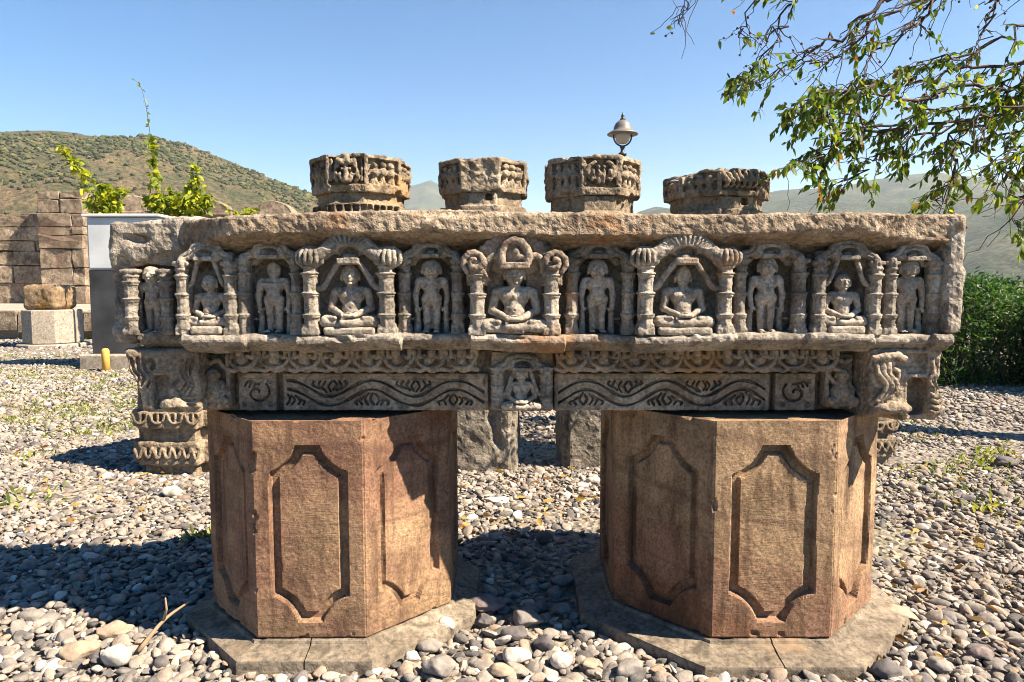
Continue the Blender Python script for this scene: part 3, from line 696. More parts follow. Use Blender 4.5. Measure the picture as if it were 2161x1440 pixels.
def column(px, Yc, y0, y1, r, parent, style='plain'):
    x = PX(px, Yc); z0, z1 = PZ(y0, Yc), PZ(y1, Yc); L = z1 - z0
    R = r * 1.5; v = Vol((x - R, Yc - R, z0 - 0.004), (x + R, Yc + R + 0.02, z1 + 0.004), 0.0024)
    v.add(box((x, Yc + 0.008, z0 + 0.045 * L), (r * 1.22, r * 1.3, 0.05 * L), 0.003)); v.add(box((x, Yc + 0.008, z0 + 0.115 * L), (r * 1.1, r * 1.15, 0.035 * L), 0.003), 0.003)
    v.add(ngon(x, Yc, z0, z1, r * 0.94, 8, 0.39, 0.003), 0.003)
    for t, g, hh in ((0.24, 1.16, 0.014), (0.27, 1.28, 0.012), (0.52, 1.15, 0.012), (0.555, 1.30, 0.013), (0.78, 1.16, 0.012), (0.815, 1.34, 0.014), (0.90, 1.2, 0.014)):
        v.add(cylz(x, Yc, z0 + (t - hh) * L, z0 + (t + hh) * L, r * g, 0.003), 0.004)
    v.add(box((x, Yc + 0.006, z1 - 0.022 * L), (r * 1.36, r * 1.3, 0.028 * L), 0.004), 0.006)
    v.add(box((x, Yc + 0.02, (z0 + z1) / 2), (r * 0.9, 0.012, L / 2), 0.002))
    return finish('column', v, M['lintel'], parent, ((0.0016, 26, 2, px * 0.1), (0.0013, 90, 2, px * 0.3)))

def arch(c, w, y0, Yc, parent, style, top):
    """c centre px, w half span px, y0 springing, top the crown, px"""
    m = mpp(Yc); x = PX(c, Yc); z = PZ(y0, Yc); hgt = y0 - top
    def q(u, vv, d=0.0): return (x + u * m, Yc + d, z + vv * m)
    pad = 34 if style in ('melon', 'volute') else 12
    v = Vol(q(-w - pad, -64 if style != 'low' else -20, -0.035), q(w + pad, hgt + 8, 0.085), 0.0025)
    if style == 'melon':
        chain(v, curve([q(-w, 6), q(-w * 0.62, hgt * 0.40), q(-w * 0.30, hgt * 0.72), q(0, hgt * 0.80), q(w * 0.30, hgt * 0.72), q(w * 0.62, hgt * 0.40), q(w, 6)]), 15 * m, 0.004)
        v.add(ell(q(0, hgt * 0.62, 0.012), (w * 0.55 * m, 0.03, hgt * 0.42 * m)), 0.008)
        for a in np.linspace(-1.05, 1.05, 15):          # radial fluting
            p0 = q(math.sin(a) * w * 0.42, hgt * 0.42 + math.cos(a) * 6, -0.022); p1 = q(math.sin(a) * w * 0.95, hgt * 0.30 + math.cos(a) * hgt * 0.62, -0.017)
            v.cut(cap(p0, p1, 2.2 * m, 2.8 * m), 0.001)
        for s in (-1, 1):
            for j in range(6):
                t = (j - 2.5) / 2.5; cx = s * (w + 2) + t * 25
                zz = 21 * math.sqrt(max(0.15, 1 - t * t * 0.8))
                chain(v, curve([q(cx - t * 15, -8, 0.0), q(cx, 2, -0.006 - 0.018 * (1 - t * t)), q(cx + t * 2, 12, -0.008 - 0.020 * (1 - t * t)), q(cx, 22, -0.006 - 0.018 * (1 - t * t)), q(cx - t * 13, 31, 0.0)], 3), 4.4 * m, 0.0008)
            v.add(ell(q(s * (w + 2), 10, 0.012), (25 * m, 0.018, 19 * m)), 0.001)
        v.cut(ell(q(0, hgt * 0.36, -0.02), (24 * m, 0.045, 12 * m)), 0.002)
        v.cut(ell(q(0, -18, 0), (w * 0.62 * m, 0.2, 26 * m)), 0.003)
        for s in (-1, 1):
            chain(v, curve([q(s * w * 0.30, -2, -0.004), q(s * w * 0.50, -26), q(s * w * 0.70, -50, 0.004), q(s * w * 0.94, -52, 0.006)]), [5.5 * m] * 19, 0.003)   # ribbons
        v.add(box(q(0, 4, -0.008), (23 * m, 0.022, 7 * m), 0.004), 0.002); v.add(ell(q(0, 13, 0.004), (15 * m, 0.015, 8 * m)), 0.002)
    elif style == 'volute':
        for a in np.linspace(-1.25, 1.25, 12):          # fan of curled plumes
            u, h_ = math.sin(a), math.cos(a)
            chain(v, curve([q(u * 30, 14 + h_ * 22, 0.014), q(u * 58, 12 + h_ * 44, 0.004), q(u * 74 + 5 * np.sign(u), 8 + h_ * 52, 0.008)], 4), [7 * m] * 4 + [8.5 * m] * 4 + [6 * m], 0.001)
        v.add(ell(q(0, 18, 0.028), (w * 0.85 * m, 0.02, 42 * m)), 0.004)
        chain(v, curve([q(-27, 4, -0.014), q(-27, 28, -0.014), q(-15, 46, -0.014), q(0, 52, -0.014), q(15, 46, -0.014), q(27, 28, -0.014), q(27, 4, -0.014)]), 8.5 * m, 0.002)
        v.add(ell(q(0, 18, 0.0), (24 * m, 0.014, 30 * m)), 0.002); v.add(ell(q(3, 26, -0.014), (9 * m, 0.012, 10 * m)), 0.004)
        v.add(ell(q(12, 17, -0.016), (13 * m, 0.010, 6 * m)), 0.003); v.add(box(q(0, -1, -0.006), (31 * m, 0.02, 7 * m), 0.004), 0.002)
        for s in (-1, 1):
            chain(v, curve([q(s * 30, 12, -0.004), q(s * 44, 20, -0.006), q(s * 56, 8, -0.004), q(s * 62, -22, 0.0)]), 6.5 * m, 0.002)
            sp_ = [q(s * (w + 4) + s * (1.0 - 0.055 * i) * 27 * math.cos(-0.9 + i * 0.62), 6 + (1.0 - 0.055 * i) * 25 * math.sin(-0.9 + i * 0.62), -0.010 - 0.0012 * i) for i in range(15)]
            chain(v, sp_, [6.5 * m] * 11 + [5 * m] * 4, 0.001); v.add(ell(q(s * (w + 4), 6, 0.012), (29 * m, 0.018, 26 * m)), 0.002)
            for j in range(5): chain(v, curve([q(s * (w - 24 + j * 9), -30 - j * 1.5, -0.006), q(s * (w - 15 + j * 6), -16, -0.014), q(s * (w - 6 + j * 5), -8, -0.006)], 4), 4.2 * m, 0.001)
            v.add(box(q(s * w, -26, 0.012), (22 * m, 0.022, 17 * m), 0.004), 0.002)
            v.add(box(q(s * 42, -34, 0.05), (18 * m, 0.015, 32 * m), 0.006), 0.002)
    else:
        pts = [q(-w, -6), q(-w * 0.92, hgt * 0.30), q(-w * 0.60, hgt * 0.50), q(-w * 0.42, hgt * 0.78), q(0, hgt * 0.86), q(w * 0.42, hgt * 0.78), q(w * 0.60, hgt * 0.50), q(w * 0.92, hgt * 0.30), q(w, -6)]
        chain(v, curve(pts), 8.5 * m, 0.003)
        v.add(ell(q(0, hgt * 0.50, 0.006), (w * 0.66 * m, 0.026, hgt * 0.48 * m)), 0.006)
        v.add(box(q(0, hgt * 0.25, 0.03), (w * m, 0.012, hgt * 0.34 * m), 0.004), 0.003)
        groove(v, [np.array(p_) + [0, -0.014, 0] for p_ in curve(pts)], 1.9 * m, 0.006)
        v.cut(ell(q(0, -14, 0), (w * 0.66 * m, 0.2, 30 * m)), 0.004)
        v.cut(ell(q(0, hgt * 0.52, -0.022), (18 * m, 0.036, 8.5 * m)), 0.002)
        v.add(box(q(0, hgt * 0.30, -0.006), (20 * m, 0.020, 4.5 * m), 0.003), 0.002); v.add(ell(q(0, hgt * 0.46, 0.004), (11 * m, 0.012, 5 * m)), 0.002)
        for s in (-1, 1):
            v.add(ell(q(s * w * 0.97, hgt * 0.10, -0.002), (11 * m, 0.022, 17 * m)), 0.004); v.cut(cap(q(s * w * 0.9, -6, -0.026), q(s * w * 1.05, 12, -0.024), 2.2 * m), 0.002)
            v.cut(ell(q(s * w * 1.02, -1, -0.024), (4 * m, 0.008, 5 * m)), 0.002)
            if style == 'ribbon':
                chain(v, curve([q(s * w * 0.33, hgt * 0.24, -0.002), q(s * w * 0.46, -10, 0.0), q(s * w * 0.62, -34, 0.002), q(s * w * 0.86, -46, 0.004)]), 4.6 * m, 0.002)
    return finish('arch', v, M['red_stain' if style == 'volute' else 'lintel'], parent, ((0.0013, 28, 2, c * 0.1), (0.0011, 95, 2, c * 0.2)))

NICHES = [  # kind, centre px, columns, column depth, springing y, crown y, arch style, figure height px, variant, label
    ('stand', 314, (277, 352), 2.062, 560, 530, None, 138, 0),
    ('seat', 437, (386, 487), 2.030, 562, 512, 'ribbon', 118, 0),
    ('stand', 573, (514, 627), 2.048, 556, 512, 'low', 150, 2),
    ('seat', 738, (656, 815), 2.002, 556, 494, 'melon', 142, 0),
    ('stand', 909, (853, 967), 2.050, 556, 507, 'low', 153, 0),
    ('seat', 1086, (1007, 1164), 2.000, 560, 494, 'volute', 152, 0),
    ('stand', 1262, (1207, 1326), 2.050, 556, 507, 'low', 153, 0),
    ('seat', 1445, (1363, 1530), 2.002, 556, 492, 'melon', 140, 2),
    ('stand', 1622, (1561, 1688), 2.046, 556, 507, 'low', 158, 0),
    ('seat', 1785, (1729, 1846), 2.030, 560, 508, 'ribbon', 122, 0),
    ('stand', 1922, (1878, 1972), 2.048, 560, 516, 'low', 154, 0),
]
NL = ['small worn niche with a standing figure at the broken left end', 'niche with a seated figure between figure brackets', 'niche with a standing figure whose head is broken to a wedge', 'large niche with ribbed round capitals and a seated figure, left of centre', 'niche with a standing figure left of the central niche', 'central niche with curled volute capitals and the largest seated figure', 'niche with a standing figure right of the central niche', 'large niche with ribbed round capitals and a seated figure whose face is worn away', 'niche with the tallest standing figure', 'niche with a small seated figure and pointed headdress', 'niche with a standing figure at the squared right end']
for i, (kind, c, (ca, cb), Yc, ysp, ycr, style, hp, var) in enumerate(NICHES):
    yb = min(Yc + 0.070, YB - 0.004); m = mpp(Yc)
    v = Vol((PX(ca, Yc) - 0.012, yb, PZ(708, yb)), (PX(cb, Yc) + 0.012, YB + 0.02, PZ(ysp - 26, yb)), 0.006)
    v.add(box(((PX(ca, Yc) + PX(cb, Yc)) / 2, (yb + YB + 0.015) / 2, (PZ(708, yb) + PZ(ysp - 26, yb)) / 2), ((PX(cb, Yc) - PX(ca, Yc)) / 2 + 0.008, (YB + 0.015 - yb) / 2, (PZ(ysp - 26, yb) - PZ(708, yb)) / 2), 0.004))
    nic = finish('niche', v, M['lintel'], lint, ((0.002, 20, 2, i), (0.0012, 70, 2, i * 2.0))); nic['label'] = NL[i]
    big = style in ('melon', 'volute'); rc = 0.0215 if big else 0.0175
    if i == 0: rc = 0.019
    for pxc in (ca, cb): column(pxc, Yc, 707, ysp - (8 if style else -10), rc, nic)
    if style: arch(c, (cb - ca) / 2, ysp, Yc - (0.004 if big else 0.0), nic, style, ycr)
    yf = min(Yc + 0.046, yb - 0.006); zf = PZ(706, 2.0)
    H = hp * m * 1.0
    if kind == 'seat':
        zc = zf + (0.021 if i in (1, 9) else 0.019 if i in (3, 7) else 0.004)
        if i != 5:      # cushion under the figure
            wv = (cb - ca) / 2 * m * (0.66 if not big else 0.70)
            v = Vol((PX(c, Yc) - wv, yf - 0.075, zf - 0.004), (PX(c, Yc) + wv, yf + 0.01, zc + 0.006), 0.0026)
            v.add(box((PX(c, Yc), yf - 0.03, (zf + zc) / 2), (wv * 0.97, 0.040, (zc - zf) / 2 + 0.002), 0.008))
            finish('cushion', v, M['figure'], nic, ((0.0012, 40, 2, i * 1.0), (0.0008, 110, 2, 2.0)))
        seated((PX(c, Yc), yf, zc), H - (zc - zf) * 0.6, nic, var, 1.0 if i != 9 else 0.92)
    else:
        standing((PX(c, Yc), yf, zf + 0.002), H, nic, var, i != 0)

# ---- lower course: core, frieze of garland bearers, scroll panels, small shrine, brackets, end blocks
YL = 2.165
def lower_core():
    xa, xb = PX(405, 2.2), PX(1850, 2.2); z1 = PZ(738, 2.1)
    v = Vol((xa, YL, zlow), (xb, YREAR - 0.02, z1 + 0.02), 0.010)
    v.add(box(((xa + xb) / 2, (YL + YREAR - 0.02) / 2, (zlow + z1) / 2), ((xb - xa) / 2, (YREAR - 0.02 - YL) / 2, (z1 - zlow) / 2 + 0.006), 0.01))
    finish('lower_course', v, M['lintel_low'], lint, ((0.004, 10, 3, 1.0),))
lower_core()

def frieze_unit(kind):
    m = mpp(2.12); h = 0.0024; v = Vol((-35 * m, -0.045, -52 * m), (35 * m, 0.062, 4 * m), h)
    q = lambda u, w, d=0.0: (u * m, d, w * m)
    v.add(box(q(0, -22, 0.042), (33 * m, 0.018, 22 * m), 0.002))
    v.add(ell(q(-2 + 3 * (kind - 1), -9, -0.018), ((9.5 - kind % 2) * m, 0.016, 10.5 * m)), 0.0015)
    v.cut(cap(q(-7 + 3 * (kind - 1), -8, -0.036), q(3 + 3 * (kind - 1), -8, -0.036), 1.6 * m), 0.001)                                     # head
    v.add(ell(q(-2, -25, -0.010), (12 * m, 0.018, 11 * m)), 0.0015)                                      # chest
    v.add(cap(q(-2, -28, -0.006), q((-10, 8, 14, -16)[kind], -39, -0.004), 9 * m, 7 * m), 0.002)
    for s in (-1, 1):
        chain(v, curve([q(s * 9 - 2, -16, -0.008), q(s * 21, -20, -0.012), q(s * 22, -6, -0.008), q(s * 26, 0, -0.002)], 4), 4.3 * m, 0.002)   # raised arms
    chain(v, curve([q(-33, -14, -0.006), q(-24, -32, -0.016), q(-6, -42, -0.020), q(12, -40, -0.020), q(26, -30, -0.016), q(33, -14, -0.006)], 5), [4.2 * m] * 26, 0.001)  # garland
    chain(v, curve([q(-34, -44, -0.014), q(-20, -48, -0.016), q(-8, -44, -0.016), q(6, -48, -0.018), q(20, -44, -0.016), q(34, -46, -0.014)], 4), 4.5 * m, 0.002)
    v.add(ell(q(31, -8, -0.004), (6 * m, 0.012, 9 * m)), 0.002)
    V, Q = v.mesh(((0.0012, 40, 2, kind * 3.0), (0.0008, 110, 2, 2.0)))
    return mkmesh('frieze_figure', V, Q, M['lintel_low'])
FU = [frieze_unit(k) for k in range(4)]
fc = [515 + 65.5 * k for k in range(8)] + [1207 + 66 * k for k in range(9)]
for k, px in enumerate(fc):
    _link(bpy.data.objects.new('frieze_figure', FU[(0, 2, 1, 3, 1, 0, 3, 2)[k % 8]]), lint, (PX(px, 2.12), 2.108 + 0.004 * math.sin(k * 2.1), PZ(733, 2.12)))

def scroll_panel(xa, xb, ya, yb, waves, phase, parent, flip=False):
    Yf = 2.130; m = mpp(Yf); x0, x1 = PX(xa, Yf), PX(xb, Yf); z0, z1 = zlow if yb > 855 else PZ(yb, Yf), PZ(ya, Yf)
    v = Vol((x0, Yf - 0.004, z0), (x1, YL + 0.012, z1), 0.0023)
    v.add(box(((x0 + x1) / 2, (Yf + YL + 0.01) / 2, (z0 + z1) / 2), ((x1 - x0) / 2, (YL + 0.01 - Yf) / 2, (z1 - z0) / 2), 0.004))
    hm = 12 * m; zc = (z0 + z1) / 2 - 2 * m; W_ = x1 - x0
    if waves:
        lam = W_ / waves; A = 17 * m
        def wave(x): return zc + A * np.sin(2 * np.pi * (x - x0) / lam + phase)
        def dwave(x): return A * 2 * np.pi / lam * np.cos(2 * np.pi * (x - x0) / lam + phase)
        def fn(x, y, z):                                          # deep lines along both edges of the vine stem
            d = (z - wave(x)) / np.sqrt(1 + dwave(x) ** 2)
            g = np.maximum(np.abs(np.abs(d) - 9.5 * m) - (3.0 + 0.7 * np.sin(x * 61)) * m, np.abs(z - zc) - 31 * m)
            g = np.maximum(g, np.maximum(x0 + 0.012 - x, x - x1 + 0.012))
            return np.maximum(g, y - Yf - 0.022)
        v.cut((fn, np.array([x0, Yf - 0.004, z0]), np.array([x1, Yf + 0.024, z1])), 0.0008)
        n = int(round(waves * 2))
        for k in range(-1, n + 1):
            s = 1 if k % 2 == 0 else -1; xc = x0 + ((k + 0.5) * np.pi - phase) / (2 * np.pi) * lam
            if xc < x0 - 0.01 or xc > x1 + 0.01: continue
            rj = np.random.default_rng(int(xa) * 7 + k + 9)
            for j in range(-3, 4):                               # curled leaf cuts filling each hollow of the vine
                u = j * 11.5 + rj.uniform(-1.8, 1.8); sg = 1 if j > 0 else -1 if j < 0 else rj.choice((-1, 1))
                if xc + u * m < x0 + 0.016 or xc + u * m > x1 - 0.016: continue
                room = s * (float(wave(xc + u * m)) - zc) / m - 15; hh_ = (room + 25) * rj.uniform(0.65, 0.98)
                if hh_ < 6: continue
                p = [(xc + (u * 1.08 - 4 * sg) * m, Yf - 0.001, zc - s * 25 * m), (xc + (u * 0.95 + 3.5 * sg) * m, Yf - 0.001, zc - s * (25 - 0.5 * hh_) * m), (xc + (u * 0.72 - 1.5 * sg) * m, Yf - 0.001, zc - s * (25 - hh_) * m)]
                groove(v, curve(p, 3), rj.uniform(2.2, 3.0) * m, 0.020)
    else:
        xc = (x0 + x1) / 2; s = -1 if flip else 1
        sp_ = [(xc + s * (4.5 + 1.75 * i) * m * math.cos(0.4 + i * 0.48), Yf - 0.001, zc + (4.5 + 1.75 * i) * m * math.sin(0.4 + i * 0.48) * 0.86) for i in range(15)]
        groove(v, sp_, 2.8 * m, 0.020)
        for j in range(3): groove(v, curve([(xc + s * (-26 + 9 * j) * m, Yf, zc + (14 - 2 * j) * m), (xc + s * (-22 + 9 * j) * m, Yf, zc + (22 - 2 * j) * m), (xc + s * (-14 + 9 * j) * m, Yf, zc + (25 - 3 * j) * m)], 3), 2.4 * m, 0.018)
        for dx, dz in ((1, 1), (1, -1), (-1, -1)): v.cut(ell((xc + dx * 27 * m, Yf, zc + dz * 25 * m), (6 * m, 0.012, 6 * m)), 0.001)
    # narrow frame line
    v.cut(box(((x0 + x1) / 2, Yf, z1 - 11 * m), (W_ / 2 - 0.01, 0.0022, 1.2 * m)), 0.001)
    return finish('scroll_panel', v, M['lintel_low'], parent, ((0.0016, 18, 2, xa * 0.1), (0.0009, 90, 2, xa * 0.2)))
scroll_panel(497, 577, 787, 862, 0, 0, lint)
scroll_panel(592, 1030, 788, 864, 2.45, 1.2, lint)
scroll_panel(1170, 1630, 788, 864, 2.75, -1.0, lint)
scroll_panel(1642, 1728, 788, 864, 0, 0, lint, True)

# small shrine in the middle of the lower course
ms = mpp(2.10); xs = PX(1102, 2.1)
v = Vol((xs - 70 * ms, 2.105, zlow), (xs + 70 * ms, YL + 0.012, PZ(742, 2.1)), 0.005)
v.add(box((xs, (2.118 + YL + 0.01) / 2, (zlow + PZ(744, 2.1)) / 2), (66 * ms, (YL + 0.01 - 2.118) / 2, (PZ(744, 2.1) - zlow) / 2), 0.004))
shr = finish('small_shrine', v, M['lintel_low'], lint, ((0.002, 20, 2, 1), (0.001, 80, 2, 2)))
for px in (1050, 1153): column(px, 2.100, 862, 775, 0.018, shr)
arch(1102, 52, 792, 2.098, shr, 'ribbon', 748)
seated((PX(1100, 2.1), 2.120, zlow + 0.008), 92 * ms, shr, 0, 0.95)

def dwarf(px, parent, flip):
    Yf = 2.13; m = mpp(Yf); x = PX(px, Yf); s = -1 if flip else 1
    zb = PZ(857, Yf); q = lambda u, w, d=0.0: (x + s * u * m, Yf + d, zb + w * m)
    v = Vol((x - 38 * m, Yf - 0.06, zb), (x + 38 * m, YL + 0.01, zb + 112 * m), 0.0028)
    v.add(ell(q(0, 28, -0.006), (22 * m, 0.030, 22 * m)), 0.004); v.add(ell(q(-2, 48, -0.004), (15 * m, 0.024, 14 * m)), 0.005)
    v.add(ell(q(-2, 68, -0.014), (13 * m, 0.020, 14 * m)), 0.003)
    v.add(cap(q(-2, 70, -0.034), q(-2, 64, -0.037), 2.4 * m), 0.002)
    for t in (-1, 1):
        v.add(ell(q(-2 + t * 5, 72, -0.031), (3.2 * m, 0.004, 2.4 * m)), 0.001); v.add(ell(q(-2 + t * 13, 66, -0.01), (3 * m, 0.006, 6 * m)), 0.002)
        chain(v, [q(t * 14, 52, -0.004), q(t * 25, 36, -0.012), q(t * 20, 24, -0.026)] if t * s > 0 else [q(t * 14, 52, -0.004), q(t * 26, 66, -0.008), q(t * 22, 90, -0.004)], [6 * m, 5.4 * m, 4.6 * m], 0.003)
        chain(v, [q(t * 10, 18, -0.016), q(t * 26, 14, -0.028), q(t * 14, 2, -0.026)], [9 * m, 8 * m, 6 * m], 0.003)
    chain(v, curve([q(20, 84, -0.004), q(8, 98, -0.006), q(-8, 92, -0.008), q(-20, 100, -0.004)], 4), 5.5 * m, 0.003)
    v.add(box(q(0, 4, 0.004), (34 * m, 0.03, 5 * m), 0.004), 0.003); v.add(box(q(0, 56, 0.03), (34 * m, 0.012, 54 * m), 0.003))
    v.add(box(q(30, 56, 0.006), (4.5 * m, 0.022, 54 * m), 0.003), 0.003)
    return finish('dwarf_figure', v, M['lintel_low'], parent, ((0.0012, 36, 2, px * 0.1), (0.0009, 100, 2, 2.0)))
dwarf(449, lint, False); dwarf(1778, lint, True)

def end_block(xa, xb, ya, yb, parent, left):
    Yf = 2.060 if left else 2.040; m = mpp(Yf); x0, x1 = PX(xa, Yf), PX(xb, Yf); z0, z1 = PZ(yb, Yf), PZ(ya, Yf); xc = (x0 + x1) / 2; zc = (z0 + z1) / 2
    v = Vol((x0 - 0.03, Yf - 0.03, z0 - 0.02), (x1 + 0.03, YREAR - 0.03, z1 + 0.02), 0.0036)
    v.add(box((xc, (Yf + YREAR - 0.04) / 2, zc), ((x1 - x0) / 2, (YREAR - 0.04 - Yf) / 2, (z1 - z0) / 2 + 0.006), 0.014))
    q = lambda u, w, d=-0.001: (xc + u * m, Yf + d, zc + w * m); s = 1 if left else -1
    if left:
        v.cut(box(q(-2, -24, 0.0), (17 * m, 0.040, 36 * m), 0.010), 0.004)                    # tall sunken slot
        v.add(ell(q(28, -52, 0.004), (32 * m, 0.024, 17 * m)), 0.004)
        v.cut(ell((x0 - 0.01, Yf, z0 + 0.02), (0.06, 0.10, 0.10)), 0.02); v.cut(ell((x0 - 0.008, Yf, z1 - 0.05), (0.02, 0.12, 0.04)), 0.015)
        for k, (u0, d) in enumerate(((-62, 1), (-50, 1), (-36, 1))):
            groove(v, curve([q(u0, 48), q(u0 + 2, 26), q(u0 + 14, 8), q(u0 + 6, -12)], 5), 3.2 * m, 0.014)
        groove(v, curve([q(-30, 40), q(-22, 46), q(-14, 38), q(-20, 28)], 5), 3.2 * m, 0.014)
        for k in range(3): groove(v, curve([q(46 + 12 * k, 44), q(44 + 8 * k, 16), q(54 + 7 * k, -2 - 3 * k), q(40 + 9 * k, -22 - 4 * k)], 5), 2.8 * m, 0.012)
        for k in range(3): groove(v, curve([q(34 + 4 * k, -20 - 9 * k), q(52 + 2 * k, -32 - 9 * k), q(70, -30 - 10 * k)], 4), 3.0 * m, 0.012)
        v.cut(cap(q(-40, -36), q(-30, -28), 4.4 * m), 0.001)
    else:
        v.cut(box(q(24, -26, 0.0), (22 * m, 0.065, 40 * m), 0.015), 0.005)
        v.cut(box(q(8, 52, 0.0), (34 * m, 0.020, 15 * m), 0.003), 0.003); v.cut(box(q(20, 34, 0.0), (22 * m, 0.014, 9 * m), 0.003), 0.002)
        chain(v, curve([q(-74, 58, -0.006), q(-46, 62, -0.008), q(-26, 66, -0.006), q(-14, 58, -0.004), q(-2, 52, -0.004)], 4), 6 * m, 0.002)
        v.add(ell(q(-30, -50, -0.002), (40 * m, 0.026, 15 * m)), 0.004); v.cut(cap(q(-66, -60), q(-20, -52, -0.024), 2 * m), 0.001)
        for k in range(3): chain(v, curve([q(-70 + 12 * k, 52, -0.004), q(-66 + 12 * k, 24, -0.009), q(-48 + 11 * k, 2, -0.010), q(-58 + 10 * k, -22, -0.006), q(-70 + 8 * k, -34, -0.002)], 5), 5.0 * m, 0.0008)
        chain(v, curve([q(-30, 34, -0.006), q(-22, 24, -0.008), q(-28, 4, -0.006)], 4), 4.5 * m, 0.001)
        for k in range(3): chain(v, curve([q(50 + 11 * k, 54, -0.004), q(52 + 10 * k, 30, -0.008), q(44 + 12 * k, 10, -0.008), q(58 + 9 * k, -8, -0.004)], 5), 4.4 * m, 0.001)
        for k in range(4): chain(v, curve([q(50, -18 - 12 * k, -0.004), q(62, -24 - 12 * k, -0.008), q(74, -16 - 12 * k, -0.004)], 4), 4.2 * m, 0.001)
        v.cut(ell((x1 + 0.012, 2.1, zc + 0.03), (0.024, 0.2, 0.07)), 0.02); v.cut(ell((x0 + 0.04, Yf, z0 - 0.01), (0.05, 0.06, 0.02)), 0.01)
    r = np.random.default_rng(xa)
    for _ in range(10): v.cut(ell((r.uniform(x0, x1), Yf - 0.008, z0 + r.uniform(-0.004, 0.004)), (r.uniform(0.01, 0.04), 0.02, 0.012)), 0.005)
    return finish('end_block', v, M['lintel_low'], parent, ((0.003, 11, 3, xa * 0.1), (0.0026, 55, 3, 2.0)))
end_block(252, 413, 741, 868, lint, True); end_block(1846, 2000, 741, 884, lint, False)

# ------------------------------------------------------------------ pedestals
def panel_sdf(u, v, hw, z0, z1, r):
    c = (z0 + z1) / 2; qx = np.abs(u) - hw; qz = np.abs(v - c) - (z1 - z0) / 2
    d = np.minimum(np.maximum(qx, qz), 0) + np.sqrt(np.maximum(qx, 0) ** 2 + np.maximum(qz, 0) ** 2)
    cc = 1.47 * r - np.sqrt((np.abs(u) - hw - 0.47 * r) ** 2 + (np.abs(v - c) - (z1 - z0) / 2 - 0.47 * r) ** 2)          # concave corners
    return np.maximum(d, cc)
def pedestal(key, label, mat, deep, seed):
    p = PED[key]; c, w, ap, z0, z1 = p['c'], p['w'], p['ap'], p['z0'], p['z1']; H = z1 - z0
    t = thing('octagonal_pedestal', label, 'pedestal', (c[0], c[1], z0), 'octagonal sandstone pedestals under the lintel')
    nu, nv = int(w / 0.0042), int(H / 0.0042); us = np.linspace(-w / 2, w / 2, nu + 1); vs = np.linspace(0, H, nv + 1)
    U, Vv = np.meshgrid(us, vs, indexing='ij'); BV, BQ, o = [], [], 0
    for k in range(8):
        th = -math.pi / 2 + k * math.pi / 4; nx, ny = math.cos(th), math.sin(th); tx, ty = -ny, nx
        pt = np.stack([c[0] + ap * nx + U * tx, c[1] + ap * ny + U * ty, z0 + Vv], -1).reshape(-1, 3)
        wob = 0.004 * fbm(pt, 14, 3, seed); d = panel_sdf(U.ravel(), Vv.ravel(), w * 0.352, H * 0.075, H * 0.885, w * 0.262) + wob * 0.35
        dep = deep * np.clip(-d / 0.0042, 0, 1)
        dep -= (deep * 0.62) * np.clip((-d - 0.024) / 0.006, 0, 1)
        edge = np.minimum(w / 2 - np.abs(U.ravel()), np.minimum(Vv.ravel(), H - Vv.ravel()))
        chipn = fbm(pt, 22, 3, seed + 4); chip = np.clip(0.004 + 0.045 * np.clip(chipn - 0.50, 0, 1) - edge, 0, 1) * 0.6
        dep = dep + chip + 0.0012 * fbm(pt, 6, 2, seed + 2) + 0.0007 * fbm(pt, 80, 2, seed)
        on_edge = np.abs(U.ravel()) > w / 2 - 1e-6
        # vertical arrises move along the corner bisector so that neighbouring faces stay joined
        dirx = np.where(on_edge, np.cos(th + np.sign(U.ravel()) * math.pi / 8), nx); diry = np.where(on_edge, np.sin(th + np.sign(U.ravel()) * math.pi / 8), ny)
        pt[:, 0] -= dirx * dep; pt[:, 1] -= diry * dep
        top = np.clip(0.004 + 0.012 * np.clip(fbm(pt, 9, 3, seed + 8) - 0.1, 0, 1), 0, 0.02)
        pt[:, 2] -= np.where(Vv.ravel() > H - 1e-6, top, 0)
        I = np.arange((nu + 1) * (nv + 1)).reshape(nu + 1, nv + 1)
        Q = np.stack([I[:-1, :-1], I[1:, :-1], I[1:, 1:], I[:-1, 1:]], -1).reshape(-1, 4)
        dm = d[Q].mean(1); inn = dm < 0
        BV.append(pt); BQ.append(Q[~inn] + o); o += len(pt)
        used = np.unique(Q[inn]); rm = np.full(len(pt), -1); rm[used] = np.arange(len(used))
        mobj('panel', pt[used], rm[Q[inn]], mat, t, False)
    V = np.concatenate(BV); Q = np.concatenate(BQ)
    key_ = np.round(V, 4); _, first, inv = np.unique(key_, axis=0, return_index=True, return_inverse=True)
    Q = inv.ravel()[Q]; V = V[first]
    mobj('body', V, Q, mat, t, False)
    # top bed: a slightly dished slab face
    R = [(c[0] + (ap - 0.004) / math.cos(math.pi / 8) * math.cos(-math.pi / 2 + math.pi / 8 + k * math.pi / 4), c[1] + (ap - 0.004) / math.cos(math.pi / 8) * math.sin(-math.pi / 2 + math.pi / 8 + k * math.pi / 4)) for k in range(8)]
    n = 8; TV = [(x, y, z1 - 0.012) for x, y in R] + [(x, y, z1 - 0.05) for x, y in R]
    mobj('top_bed', TV, [tuple(range(8))] + [(k, k + 8, (k + 1) % 8 + 8, (k + 1) % 8) for k in range(8)], mat, t, False)
    return t
pedestal('a', 'pink-brown octagonal sandstone pedestal with sunken panels under the left half of the lintel', M['sand_a'], 0.020, 1.0)
pedestal('b', 'yellow-red banded octagonal sandstone pedestal with deep panels, right of the two under the lintel', M['sand_b'], 0.028, 6.0)

